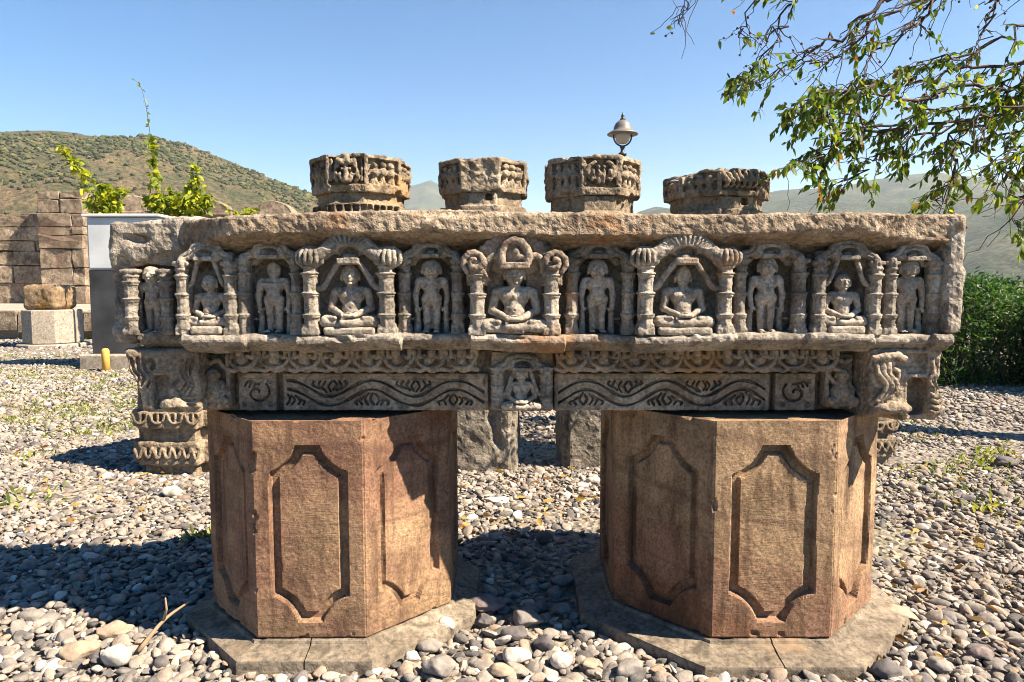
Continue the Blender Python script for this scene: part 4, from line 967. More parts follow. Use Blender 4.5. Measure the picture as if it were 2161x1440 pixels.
def plinth(key, label, out, seed):
    p = PED[key]; c, ap, z1 = p['c'], p['ap'], p['z0'] - 0.003
    t = thing('octagonal_plinth', label, 'plinth', (c[0], c[1], 0), 'moulded stone plinths below the pedestals')
    prof = [(-0.10, z1), (0.003, z1), (0.008, z1 - 0.002), (0.012, z1 - 0.010), (out * 0.30, z1 - 0.014), (out * 0.58, z1 - 0.020), (out * 0.92, z1 - 0.025), (out * 0.985, z1 - 0.027), (out, z1 - 0.033), (out + 0.002, z1 - 0.066), (out + 0.004, -0.05)]
    for s in range(4):                          # four stones, jointed in the middle of the faces
        pts = []
        a0 = -math.pi / 2 + s * math.pi / 2
        for seg in range(2):
            pass
        path = []
        f0, f1, f2 = a0, a0 + math.pi / 4, a0 + math.pi / 2
        def corner(A, a): return np.array([math.cos(A), math.sin(A)]) * a / math.cos(math.pi / 8)
        rows = []
        for off, z in prof:
            a = ap + off
            K = [np.array([math.cos(f0), math.sin(f0)]) * a, corner(f0 + math.pi / 8, a), corner(f1 + math.pi / 8, a), np.array([math.cos(f2), math.sin(f2)]) * a]
            tt0 = np.array([-math.sin(f0), math.cos(f0)]) * 0.0025; tt2 = np.array([math.sin(f2), -math.cos(f2)]) * 0.0025
            K[0] = K[0] + tt0; K[3] = K[3] + tt2
            row = []
            for i in range(3):
                n = 10 if i != 1 else 18
                for j in range(n): row.append(K[i] + (K[i + 1] - K[i]) * j / n)
            row.append(K[3]); rows.append([(c[0] + q[0], c[1] + q[1], z) for q in row])
        # refine profile
        R = np.array(rows); fine = []
        for i in range(len(R) - 1):
            n = 3 if 0 < i < len(R) - 2 else 1
            for j in range(n): fine.append(R[i] + (R[i + 1] - R[i]) * j / n)
        fine.append(R[-1]); R = np.array(fine); m_, n_ = R.shape[:2]; V = R.reshape(-1, 3)
        I = np.arange(m_ * n_).reshape(m_, n_); Q = np.stack([I[:-1, :-1], I[1:, :-1], I[1:, 1:], I[:-1, 1:]], -1).reshape(-1, 4)
        N = vnormals(V, Q); V = V + N * (0.0025 * fbm(V, 9, 3, seed + s) - 0.016 * np.clip(fbm(V, 14, 2, seed + 3 + s) - 0.6, 0, 1) + 0.0015 * vnoise(V, 60, seed))[:, None]
        F = [tuple(map(int, q)) for q in Q] + [tuple(int(I[i, 0]) for i in range(m_))[::-1], tuple(int(I[i, -1]) for i in range(m_))]
        mobj('plinth_stone', V, F, M['plinth'], t, False)
    return t
plinth('a', 'grey moulded octagonal stone plinth, cracked at its front joint, below the pink pedestal', 0.080, 2.0)
plinth('b', 'broad worn octagonal stone plinth below the banded pedestal', 0.112, 8.0)

# ------------------------------------------------------------------ carved pillars standing behind the lintel
def motif(v, kind, cx, cz, w, h, yf, seed):
    """deep relief on the front of a capital; (cx, cz) centre, w x h half sizes, yf the face plane"""
    r = np.random.default_rng(seed); q = lambda a, b, d=0.0: (cx + a * w, yf + d, cz + b * h); s_ = w
    if kind == 'face':
        for s in (-1, 1):
            v.add(ell(q(s * 0.22, 0.10, -0.012), (0.10 * s_, 0.02, 0.15 * h)), 0.004); v.cut(ell(q(s * 0.22, 0.34, -0.03), (0.12 * s_, 0.02, 0.10 * h)), 0.003)
            chain(v, curve([q(s * 0.06, 0.85, -0.008), q(s * 0.20, 0.55, -0.018), q(s * 0.44, 0.75, -0.012), q(s * 0.50, 0.2, -0.012), q(s * 0.62, -0.1, -0.006)], 4), 0.014, 0.003)
            chain(v, curve([q(0, -0.72, -0.020), q(s * 0.22, -0.66, -0.020), q(s * 0.30, -0.30, -0.018), q(s * 0.55, -0.18, -0.014), q(s * 0.62, -0.50, -0.010), q(s * 0.5, -0.75, -0.006)], 4), 0.013, 0.003)
            v.cut(ell(q(s * 0.42, -0.05, -0.006), (0.08 * s_, 0.03, 0.22 * h)), 0.006); v.cut(ell(q(s * 0.16, -0.42, -0.006), (0.08 * s_, 0.022, 0.14 * h)), 0.005)
            v.add(box(q(s * 0.82, 0.05, -0.002), (0.07 * s_, 0.014, 0.85 * h), 0.006), 0.004); v.cut(ell(q(s * 0.70, 0.3, -0.004), (0.06 * s_, 0.03, 0.4 * h)), 0.006)
        v.add(cap(q(0, 0.4, -0.014), q(0, -0.6, -0.022), 0.012, 0.018), 0.004)
    elif kind == 'pair':
        for s in (-1, 1):
            v.add(ell(q(s * 0.14, 0.05, -0.014), (0.10 * s_, 0.022, 0.20 * h)), 0.004); v.add(ell(q(s * 0.14, 0.36, -0.014), (0.075 * s_, 0.018, 0.14 * h)), 0.004)
            v.add(cap(q(s * 0.10, -0.15, -0.012), q(s * 0.14, -0.62, -0.010), 0.022, 0.016), 0.004)
            v.add(ell(q(s * 0.46, 0.0, -0.014), (0.13 * s_, 0.026, 0.30 * h)), 0.004)
            chain(v, curve([q(s * 0.34, 0.7, -0.008), q(s * 0.62, 0.45, -0.014), q(s * 0.66, -0.1, -0.014), q(s * 0.44, -0.5, -0.014), q(s * 0.30, -0.3, -0.010)], 4), 0.015, 0.003)
            v.cut(ell(q(s * 0.34, -0.62, -0.004), (0.10 * s_, 0.04, 0.16 * h)), 0.006); v.cut(ell(q(s * 0.30, 0.45, -0.004), (0.06 * s_, 0.03, 0.16 * h)), 0.006)
            v.add(box(q(s * 0.86, 0.0, -0.002), (0.09 * s_, 0.016, 0.9 * h), 0.006), 0.004)
    elif kind == 'swirl':
        for k in range(7):
            a = -0.9 + 0.3 * k
            chain(v, curve([q(a, 0.8, -0.010), q(a + 0.10, 0.2, -0.020), q(a + 0.30, -0.25, -0.018), q(a + 0.16, -0.6, -0.010)], 4), 0.014, 0.003)
            v.cut(ell(q(a + 0.10, -0.35, -0.004), (0.07 * s_, 0.034, 0.2 * h)), 0.006)
    else:
        for k in range(26):
            v.cut(ell(q(r.uniform(-0.95, 0.95), r.uniform(-0.9, 0.9), -0.010), (r.uniform(0.012, 0.03), 0.018, r.uniform(0.012, 0.03))), 0.006)

def carved_pillar(cx, Yc, w, ytop, ycap, yneck, ang, kind, label, shaft_w, seed, lattice=False, chip=0):
    """w width of the capital, heights from picture rows at the pillar's front"""
    Yf = Yc - w / 2; zt_, zc_, zn = PZ(ytop, Yf), PZ(ycap, Yf), PZ(yneck, Yf)
    t = thing('carved_pillar', label, 'pillar', (cx, Yc, 0), 'carved stone pillars standing behind the lintel'); t.rotation_euler.z = ang
    def part(name, v, disp, parent=None):
        V, Q = v.mesh(disp); return mobj(name, V, Q, M['pillar'], parent or t, False)
    # shaft
    v = Vol((cx - shaft_w * 0.6, Yc - shaft_w * 0.6, -0.02), (cx + shaft_w * 0.6, Yc + shaft_w * 0.6, zn - 0.10), 0.014)
    v.add(box((cx, Yc, (zn - 0.12) / 2), (shaft_w / 2, shaft_w / 2, (zn - 0.10) / 2), 0.012)); v.cut(box((cx, Yc, 0.9), (shaft_w, shaft_w, 2), 0.0, math.pi / 4)) if False else None
    for sx in (-1, 1):
        for sy in (-1, 1): v.cut(box((cx + sx * shaft_w * 0.52, Yc + sy * shaft_w * 0.52, 1.0), (shaft_w * 0.10, shaft_w * 0.10, 1.2), 0.0, math.pi / 4 if lattice else 0))
    if chip:
        chain(v, curve([(cx + 0.05, Yc - shaft_w / 2, 0.9), (cx + 0.09, Yc - shaft_w / 2, 0.6), (cx + 0.06, Yc - shaft_w / 2, 0.4), (cx + 0.11, Yc - shaft_w / 2, 0.15)], 4), [0.02, 0.03, 0.02, 0.03] * 4, 0.01, True)
    part('shaft', v, ((0.008, 5, 3, seed), (0.005, 25, 3, seed))).data.materials[0] = M['shaft']
    # neck with a stepped band under it
    v = Vol((cx - w * 0.52, Yc - w * 0.52, zn - 0.14), (cx + w * 0.52, Yc + w * 0.52, zc_ + 0.02), 0.0085)
    v.add(ngon(cx, Yc, zn - 0.02, zc_ + 0.015, w * 0.42, 8, 0, 0.006)); v.add(ngon(cx, Yc, zn - 0.125, zn, w * 0.475, 8, 0, 0.008))
    v.add(box((cx, Yc - w * 0.40, (zn + zc_) / 2), (w * 0.17, w * 0.05, (zc_ - zn) / 2), 0.004), 0.002)
    if lattice:
        for s in range(-2, 3):
            for dz in (-0.080, -0.028):
                v.cut(box((cx + s * w * 0.085, Yc - w * 0.475, zn + dz), (w * 0.032, 0.035, 0.020), 0.002), 0.001)
                for e in (-1, 1):
                    an = e * math.pi / 4; d_ = s * w * 0.075; v.cut(box((cx + e * w * 0.336 + d_ * math.cos(an), Yc - w * 0.336 + d_ * math.sin(an), zn + dz), (w * 0.028, 0.035, 0.020), 0.002, an), 0.001)
    else:
        v.cut(box((cx + (0.05 if kind != 'pair' else 0.12), Yc - w * 0.45, (zn + zc_) / 2 + 0.01), (0.020, 0.06, 0.020), 0.003), 0.002)
    part('neck', v, ((0.003, 7, 2, seed + 2), (0.003, 35, 3, seed)))
    # capital: an octagonal block with sunk fields that hold the carving
    v = Vol((cx - w * 0.56, Yc - w * 0.56, zc_ - 0.03), (cx + w * 0.56, Yc + w * 0.54, zt_ + 0.03), 0.0062)
    zc = (zc_ + zt_) / 2; hh = (zt_ - zc_) / 2; ap = w * 0.485; fw = ap * 0.414
    v.add(ngon(cx, Yc, zc_, zt_, ap, 8, 0, 0.005, 0.03)); yf = Yc - ap
    if kind != 'rough': v.cut(box((cx, yf, zc + hh * 0.10), (fw * 0.90, 0.032, hh * 0.70), 0.004), 0.002)
    motif(v, kind, cx, zc + hh * 0.12, fw * 0.96, hh * 0.72, yf + (0.018 if kind != 'rough' else 0.0), int(seed))
    rk = np.random.default_rng(int(seed) + 7)
    for an in (-math.pi / 4, math.pi / 4, -math.pi / 2, math.pi / 2):        # sunk fields with small figures on the other faces
        nx, ny = math.sin(an), -math.cos(an); tx, ty = math.cos(an), math.sin(an); px_, py_ = cx + nx * ap, Yc + ny * ap
        v.cut(box((px_, py_, zc + hh * 0.08), (fw * 0.84, 0.026, hh * 0.66), 0.003, an), 0.002)
        for o in (-0.45, 0.0, 0.45):
            ix, iy = px_ + tx * o * fw - nx * 0.014, py_ + ty * o * fw - ny * 0.014; j = rk.uniform(-0.08, 0.08)
            v.add(ell((ix, iy, zc + hh * (0.44 + j)), (0.021, 0.021, hh * 0.16)), 0.001); v.add(ell((ix, iy, zc + hh * (0.05 + j)), (0.028, 0.026, hh * 0.26)), 0.002)
            for e in (-1, 1):
                v.add(cap((ix, iy, zc - hh * 0.2), (ix + e * tx * 0.016, iy + e * ty * 0.016, zc - hh * 0.56), 0.013), 0.002)
                v.add(cap((ix + e * tx * 0.024, iy + e * ty * 0.024, zc + hh * 0.15), (ix + e * tx * 0.04, iy + e * ty * 0.04, zc + hh * rk.uniform(-0.2, 0.5)), 0.009), 0.002)
    r = np.random.default_rng(int(seed) + 50)
    for _ in range(26):
        a = r.uniform(0, 6.28); v.cut(ell((cx + math.cos(a) * w * 0.5, Yc + math.sin(a) * w * 0.5, (zt_ if r.random() < 0.7 else zc_) + r.uniform(-0.01, 0.01)), (r.uniform(0.02, 0.05), r.uniform(0.02, 0.05), r.uniform(0.010, 0.024))), 0.005)
    if kind == 'swirl': v.cut(ell((cx - w * 0.62, Yc - w * 0.2, zt_ + 0.01), (w * 0.32, w * 0.45, 0.05)), 0.015)
    part('capital', v, ((0.004, 6, 2, seed + 5), (0.0048, 36, 3, seed + 1)))
    return t
def col_at(xa, xb, Yf):
    return (PX(xa, Yf, 400) + PX(xb, Yf, 400)) / 2, PX(xb, Yf, 400) - PX(xa, Yf, 400)
for xa, xb, Yf, yt, yc_, yn, ang, kind, lab, sw, sd, lat, chp in (
        (634, 846, 3.95, 323, 404, 428, -0.10, 'face', 'stone pillar with a carved mask on its capital and a pierced lattice band', 0.42, 31.0, True, 0),
        (918, 1117, 4.05, 331, 404, 432, -0.05, 'rough', 'stone pillar with a rough worn capital and a split shaft', 0.42, 33.0, False, 1),
        (1156, 1366, 4.10, 326, 411, 446, 0.08, 'pair', 'stone pillar with paired figures on its capital, in front of the lamp', 0.40, 35.0, False, 0),
        (1432, 1654, 4.00, 354, 412, 440, 0.18, 'swirl', 'lowest stone pillar with a broken swirl-carved capital, beside the tree branches', 0.44, 37.0, False, 0)):
    cx, w = col_at(xa, xb, Yf); carved_pillar(cx, Yf + w / 2, w, yt, yc_, yn, ang, kind, lab, sw, sd, lat, chp)

def column_base(cx, Yc, w, zbands, top, label, seed, ang):
    """a short stepped pillar stump with two carved bands"""
    t = thing('pillar_base', label, 'pillar base', (cx, Yc, 0), 'stepped pillar bases behind the lintel'); t.rotation_euler.z = ang
    def cross(v, z0, z1, k, r=0.008):
        v.add(box((cx, Yc, (z0 + z1) / 2), (w * 0.36 * k, w * 0.5 * k, (z1 - z0) / 2), r)); v.add(box((cx, Yc, (z0 + z1) / 2), (w * 0.5 * k, w * 0.36 * k, (z1 - z0) / 2), r))
    v = Vol((cx - w * 0.5, Yc - w * 0.5, -0.02), (cx + w * 0.5, Yc + w * 0.5, top), 0.011); cross(v, -0.02, top, 0.88)
    V, Q = v.mesh(((0.006, 6, 3, seed), (0.003, 30, 2, seed))); mobj('core', V, Q, M['pillar'], t)
    for bi, (z0, z1) in enumerate(zbands):
        v = Vol((cx - w * 0.53, Yc - w * 0.54, z0 - 0.01), (cx + w * 0.53, Yc + w * 0.54, z1 + 0.01), 0.0068); cross(v, z0, z1, 1.0, 0.012)
        h = z1 - z0; yf = Yc - w * 0.5; r = np.random.default_rng(int(seed) + bi)
        if bi == 0:
            for s in range(-3, 4):
                x = cx + s * w * 0.115; v.cut(ell((x, yf, z0 + h * 0.5), (w * 0.032, 0.022, h * 0.28)), 0.004)
                chain(v, curve([(x - w * 0.05, yf, z0 + h * 0.7), (x, yf - 0.006, z0 + h * 0.35), (x + w * 0.05, yf, z0 + h * 0.75)], 4), 0.009, 0.003)
        else:
            for s in (-1.5, -0.5, 0.5, 1.5):
                x = cx + s * w * 0.21; v.cut(ell((x, yf, z0 + h * 0.66), (w * 0.075, 0.022, h * 0.26)), 0.003); v.add(cap((x, yf + 0.006, z0 + h * 0.85), (x, yf, z0 + h * 0.4), 0.008), 0.002)
                chain(v, curve([(x - w * 0.09, yf, z0 + h * 0.85), (x - w * 0.06, yf - 0.004, z0 + h * 0.5), (x, yf - 0.006, z0 + h * 0.34), (x + w * 0.06, yf - 0.004, z0 + h * 0.5), (x + w * 0.09, yf, z0 + h * 0.85)], 4), 0.008, 0.002)
        V, Q = v.mesh(((0.004, 9, 3, seed), (0.003, 40, 2, seed))); mobj('carved_band', V, Q, M['pillar'], t, False)
    return t
g = G(360, 1000); column_base(g[0] + 0.02, g[1] + 0.22, 0.52, ((PZ(980, g[1]), PZ(932, g[1])), (PZ(904, g[1]), PZ(868, g[1]))), 0.85, 'stepped stone pillar base with carved bands, behind the pink pedestal', 41.0, -0.05)
g = G(1830, 985); column_base(g[0] - 0.03, g[1] + 0.2, 0.46, ((PZ(965, g[1]), PZ(925, g[1])), (PZ(915, g[1]), PZ(890, g[1]))), 0.62, 'low carved pillar base mostly hidden behind the banded pedestal', 43.0, 0.1)

# ------------------------------------------------------------------ lathe, tubes, boxes
def lathe(prof, c, n=20):
    V = [(c[0] + r * math.cos(2 * math.pi * k / n), c[1] + r * math.sin(2 * math.pi * k / n), c[2] + z) for r, z in prof for k in range(n)]
    F = [(i * n + k, i * n + (k + 1) % n, (i + 1) * n + (k + 1) % n, (i + 1) * n + k) for i in range(len(prof) - 1) for k in range(n)]
    F += [tuple(range(n))[::-1], tuple((len(prof) - 1) * n + k for k in range(n))]
    return V, F
def tube(pts, rads, n=6):
    pts = np.array(pts, float); V = []; F = []
    for i, p in enumerate(pts):
        t = pts[min(i + 1, len(pts) - 1)] - pts[max(i - 1, 0)]; t /= max(np.linalg.norm(t), 1e-9)
        u = np.cross(t, (0.3, 0.9, 0.2)); u /= np.linalg.norm(u); w = np.cross(t, u)
        V += [p + rads[i] * (u * math.cos(2 * math.pi * k / n) + w * math.sin(2 * math.pi * k / n)) for k in range(n)]
    for i in range(len(pts) - 1):
        F += [(i * n + k, i * n + (k + 1) % n, (i + 1) * n + (k + 1) % n, (i + 1) * n + k) for k in range(n)]
    F += [tuple(range(n))[::-1], tuple((len(pts) - 1) * n + k for k in range(n))]
    return np.array(V), F
def bbox(x0, x1, y0, y1, z0, z1, b=0.0):
    """box with chamfered edges"""
    if b <= 0:
        V = [(x, y, z) for x in (x0, x1) for y in (y0, y1) for z in (z0, z1)]
        return V, [(0, 1, 3, 2), (4, 6, 7, 5), (0, 4, 5, 1), (2, 3, 7, 6), (0, 2, 6, 4), (1, 5, 7, 3)]
    import bmesh
    bm = bmesh.new(); V, F = bbox(x0, x1, y0, y1, z0, z1); vs = [bm.verts.new(v) for v in V]
    for f in F: bm.faces.new([vs[i] for i in f])
    bmesh.ops.bevel(bm, geom=list(bm.edges), offset=b, segments=1, affect='EDGES'); bm.verts.index_update()
    V = [v.co[:] for v in bm.verts]; F = [tuple(v.index for v in f.verts) for f in bm.faces]; bm.free(); return V, F

# ------------------------------------------------------------------ street lamp
YLAMP = 10.0; lx = PX(1314, YLAMP, 280); ml = mpp(YLAMP); zl = lambda y: PZ(y, YLAMP)
t = thing('street_lamp', 'black lamp post with a bell-shaped lantern rising behind the pillars', 'street lamp', (lx, YLAMP, 0))
V, F = lathe([(0.09, 0), (0.09, 0.5), (0.06, 0.55), (0.05, 1.2), (0.042, zl(326) - 0.02)], (lx, YLAMP, 0)); mobj('post', V, F, M['lamp_metal'], t)
V, F = lathe([(0.058, 0), (0.062, 0.03), (0.03, 0.05), (0.026, 0.10), (0.04, 0.12), (0.03, 0.14)], (lx, YLAMP, zl(326) - 0.02)); mobj('collar', V, F, M['lamp_metal'], t)
zg = zl(290)
V, F = lathe([(0.012, -0.098), (0.06, -0.088), (0.092, -0.055), (0.106, 0.0), (0.104, 0.05), (0.09, 0.08)], (lx, YLAMP, zg)); mobj('globe', V, F, M['globe'], t)
for s in (-1, 1):
    a = [(lx + s * 0.13 * math.sin(q), YLAMP, zg + 0.02 - 0.145 * math.cos(q)) for q in np.linspace(0.06, 1.75, 12)]
    V, F = tube(a, [0.012] * 12); mobj('cradle_arm', V, F, M['lamp_metal'], t)
V, F = lathe([(0.222, -0.012), (0.222, 0.0), (0.17, 0.035), (0.135, 0.045), (0.128, 0.09), (0.105, 0.145), (0.06, 0.185), (0.02, 0.2)], (lx, YLAMP, zl(283))); cp_ = mobj('lantern_cap', V, F, M['lamp_cap'], t)
V, F = lathe([(0.036, 0), (0.04, 0.018), (0.018, 0.03), (0.026, 0.05), (0.022, 0.07), (0.008, 0.09), (0.004, 0.115)], (lx, YLAMP, zl(283) + 0.195)); mobj('finial', V, F, M['lamp_metal'], cp_)

# ------------------------------------------------------------------ terrace, stone wall, merlons
YW, YK = 24.0, 15.2; ZTER = 0.62
V, F = bbox(-26, 3.0, YK + 0.3, YW + 6, -0.3, ZTER); tag(mobj('terrace', V, F, M['concrete'], None, False), kind='structure')
kb = thing('terrace_kerb', 'low kerb of rough stone blocks edging the terrace behind the concrete block', 'kerb', (-9, YK, 0))
r = np.random.default_rng(77); x = -13.5
def rough_block(name, x0, x1, y0, y1, z0, z1, mat, parent, seed, b=0.02, amp=0.012, n=(5, 2, 3)):
    """a hewn block: subdivided box with worn edges"""
    import bmesh
    bm = bmesh.new(); bmesh.ops.create_cube(bm, size=1.0)
    bmesh.ops.bevel(bm, geom=list(bm.edges), offset=0.04, segments=1, affect='EDGES')
    bmesh.ops.subdivide_edges(bm, edges=list(bm.edges), cuts=1, use_grid_fill=True)
    bm.verts.index_update(); V = np.array([v.co[:] for v in bm.verts]); F = [tuple(v.index for v in f.verts) for f in bm.faces]; bm.free()
    s = np.array([x1 - x0, y1 - y0, z1 - z0]); q = V.copy()
    e = np.abs(V) - 0.5 + b / s; V = np.where(np.abs(V) > 0.44, np.sign(V) * (0.5 - (0.5 - np.abs(V)) * np.minimum(1, b * 2 / (0.12 * s))), V)
    V = V * s + np.array([(x0 + x1) / 2, (y0 + y1) / 2, (z0 + z1) / 2])
    d = np.stack([fbm(V, 2.5, 3, seed + 10 * k) for k in range(3)], 1); V = V + amp * d * 1.3
    return mobj(name, V, F, mat, parent, False)
k = 0
while x < -2.0:
    w = r.uniform(0.8, 1.6); rough_block('kerb_block', x, x + w - 0.02, YK, YK + 0.42, r.uniform(0.16, 0.2), ZTER + r.uniform(-0.01, 0.02), M['wall'], kb, k * 1.7, 0.03, 0.03); x += w; k += 1

wl_ = thing('stone_wall', 'old fort wall of coursed sandstone blocks with a square pier and rounded merlons', 'wall', (-14, YW, ZTER))
mw = mpp(YW)
def course(xa, xb, z0, z1, y0, y1, seed, wmin, wmax, name='stone_block'):
    r = np.random.default_rng(seed); x = xa; k = 0
    while x < xb - 0.05:
        w = r.uniform(wmin, wmax)
        if x + w > xb - wmin * 0.5: w = xb - x
        rough_block(name, x, x + w - 0.02, y0 + r.uniform(-0.03, 0.03), y1, z0, z1 - 0.018, M['wall'], wl_, seed * 3.1 + k * 1.9, 0.035, 0.035); x += w; k += 1
pxa, pxb = PX(102, YW, 520), PX(196, YW, 520); ze = lambda y: PZ(y, YW)
rows = [640, 598, 560, 530, 508, 478, 452]
for i in range(len(rows) - 1): course(-26.0 if i < 5 else -18.2, pxa, ze(rows[i]), ze(rows[i + 1]), YW, YW + 0.7, 300 + i, 0.7, 1.9)
course(PX(20, YW), pxa, ze(470), ze(452), YW + 0.05, YW + 0.6, 320, 0.7, 1.3)
rowsP = [640, 604, 567, 526, 498, 480, 453, 424, 408]
for i in range(len(rowsP) - 1): course(pxa, pxb, ze(rowsP[i]), ze(rowsP[i + 1]), YW - 0.48, YW + 0.9, 340 + i, 0.55, 1.5)
rowsR = [640, 600, 560, 520, 490, 468]
for i in range(len(rowsR) - 1): course(pxb, 3.0, ze(rowsR[i]), ze(rowsR[i + 1]), YW + 0.05, YW + 0.7, 360 + i, 0.8, 2.0)
def merlon(xa, xb, ytop, seed):
    x0, x1 = PX(xa, YW), PX(xb, YW); zb, zt_ = ze(470), ze(ytop); c = (x0 + x1) / 2; w = (x1 - x0) / 2; n = 14
    pr = [(-w, 0), (-w, 0.25)] + [(-w * math.cos(a), 0.25 + 0.75 * math.sin(a)) for a in np.linspace(0.12, math.pi - 0.12, n)] + [(w, 0.25), (w, 0)]
    V = []; m_ = len(pr)
    for y in (YW + 0.0, YW + 0.03, YW + 0.55, YW + 0.58):
        sh = 0.96 if y in (YW, YW + 0.58) else 1.0
        V += [(c + a * sh, y, zb + b * sh * (zt_ - zb)) for a, b in pr]
    F = [tuple(range(m_)), tuple(range(3 * m_, 4 * m_))[::-1]] + [(j * m_ + i, (j + 1) * m_ + i, (j + 1) * m_ + i + 1, j * m_ + i + 1) for j in range(3) for i in range(m_ - 1)]
    V = np.array(V); V += 0.03 * np.stack([fbm(V, 2, 3, seed + 9 * k) for k in range(3)], 1)
    mobj('merlon', V, F, M['wall'], wl_, False)
    V, F = bbox(c - w * 0.93, c + w * 0.93, YW - 0.05, YW + 0.02, zb + 0.30 * (zt_ - zb), zb + 0.40 * (zt_ - zb), 0.02); mobj('merlon_band', V, F, M['wall'], wl_, False)
for a in ((236, 332, 410, 1.0), (386, 492, 419, 2.0), (540, 624, 424, 3.0), (650, 735, 436, 4.0)): merlon(*a)

# ------------------------------------------------------------------ cabinet, pipe, concrete block with old stone
YC = 9.6; cl, cr = PX(188, YC, 600), PX(188, YC, 600) + 1.0; zc_ = lambda y: PZ(y, YC)
t = thing('concrete_footing', 'low grey concrete footing under the electrical cabinet', 'footing', (cl + 0.4, YC + 0.3, 0)); V, F = bbox(PX(166, YC - .15, 760), cr + 0.15, YC - 0.15, YC + 0.75, -0.1, zc_(747), 0.02); mobj('slab', V, F, M['concrete'], t, False)
t = thing('electrical_cabinet', 'tall electrical cabinet with white top half and black bottom half, left of the lintel', 'cabinet', ((cl + cr) / 2, YC + 0.3, zc_(747)))
V, F = bbox(cl, cr, YC, YC + 0.6, zc_(747) + 0.002, zc_(570), 0.01); mobj('lower_body', V, F, M['cab_dark'], t, False)
V, F = bbox(cl, cr, YC, YC + 0.6, zc_(570) + 0.003, zc_(459), 0.012); ub = mobj('upper_body', V, F, M['cab_white'], t, False)
V, F = bbox(cl + 0.025, cr - 0.025, YC - 0.012, YC - 0.001, zc_(566), zc_(463), 0.004); dr = mobj('door', V, F, M['cab_white'], t, False)
V, F = bbox(cl + 0.52, cl + 0.55, YC - 0.035, YC - 0.013, zc_(530), zc_(510), 0.004); mobj('handle', V, F, M['lamp_metal'], dr, False)
V, F = bbox(cl - 0.04, cr + 0.04, YC - 0.05, YC + 0.65, zc_(458), zc_(452), 0.008); mobj('lid', V, F, M['cab_white'], t, False)
V, F = bbox(cl - 0.035, cl - 0.001, YC + 0.1, YC + 0.4, zc_(535), zc_(490), 0.008); mobj('vent_hood', V, F, M['cab_white'], t, False)
YP = 9.3; px_ = PX(223, YP, 760); V, F = lathe([(0.050, -0.05), (0.050, PZ(742, YP)), (0.047, PZ(739, YP)), (0.03, PZ(736, YP)), (0.005, PZ(735, YP))], (px_, YP, 0)); tag(mobj('marker_post', V, F, M['pipe'], None, True, (px_, YP, 0)), 'short round yellow marker post in front of the cabinet footing', 'post')

gb = G(76, 736); YBk = gb[1]; bx = gb[0]; mb = mpp(YBk)
t = thing('concrete_block', 'pale octagonal concrete block on a low slab at the left edge', 'block', (bx, YBk + 0.5, 0))
def octp(cx, cy, ap, z0, z1, name, parent, mat, bev=0.02, rot=0.0):
    pr = [(ap - bev, z0), (ap, z0 + bev), (ap, z1 - bev), (ap - bev, z1)]; V = []; F = []
    for a, z in pr: V += [(cx + a / math.cos(math.pi / 8) * math.cos(rot + math.pi / 8 + k * math.pi / 4), cy + a / math.cos(math.pi / 8) * math.sin(rot + math.pi / 8 + k * math.pi / 4), z) for k in range(8)]
    for i in range(3): F += [(i * 8 + k, i * 8 + (k + 1) % 8, (i + 1) * 8 + (k + 1) % 8, (i + 1) * 8 + k) for k in range(8)]
    F += [tuple(range(8))[::-1], tuple(range(24, 32))]; return mobj(name, V, F, mat, parent, False)
apb = 52 * mb; cyb = YBk + apb + 0.05
octp(bx, cyb, apb + 0.10, -0.05, 0.07, 'base_slab', t, M['concrete'], 0.02, 0.25); ztb = PZ(655, YBk)
octp(bx, cyb, apb, 0.071, ztb, 'shaft', t, M['concrete'], 0.02, 0.25)
v = Vol((bx - 0.5, cyb - 0.5, ztb), (bx + 0.5, cyb + 0.5, PZ(600, YBk)), 0.018)
v.add(box((bx - 0.03, cyb, (ztb + PZ(601, YBk)) / 2 + 0.003), (37 * mb, 0.34, (PZ(601, YBk) - ztb) / 2), 0.10))
V, Q = v.mesh(((0.02, 3, 3, 1.0), (0.008, 14, 2, 2.0))); tag(mobj('lichen_stone', V, Q, M['lichen_stone'], None, True, (bx, cyb, ztb)), 'rounded stone with orange lichen sitting on the concrete block', 'stone')

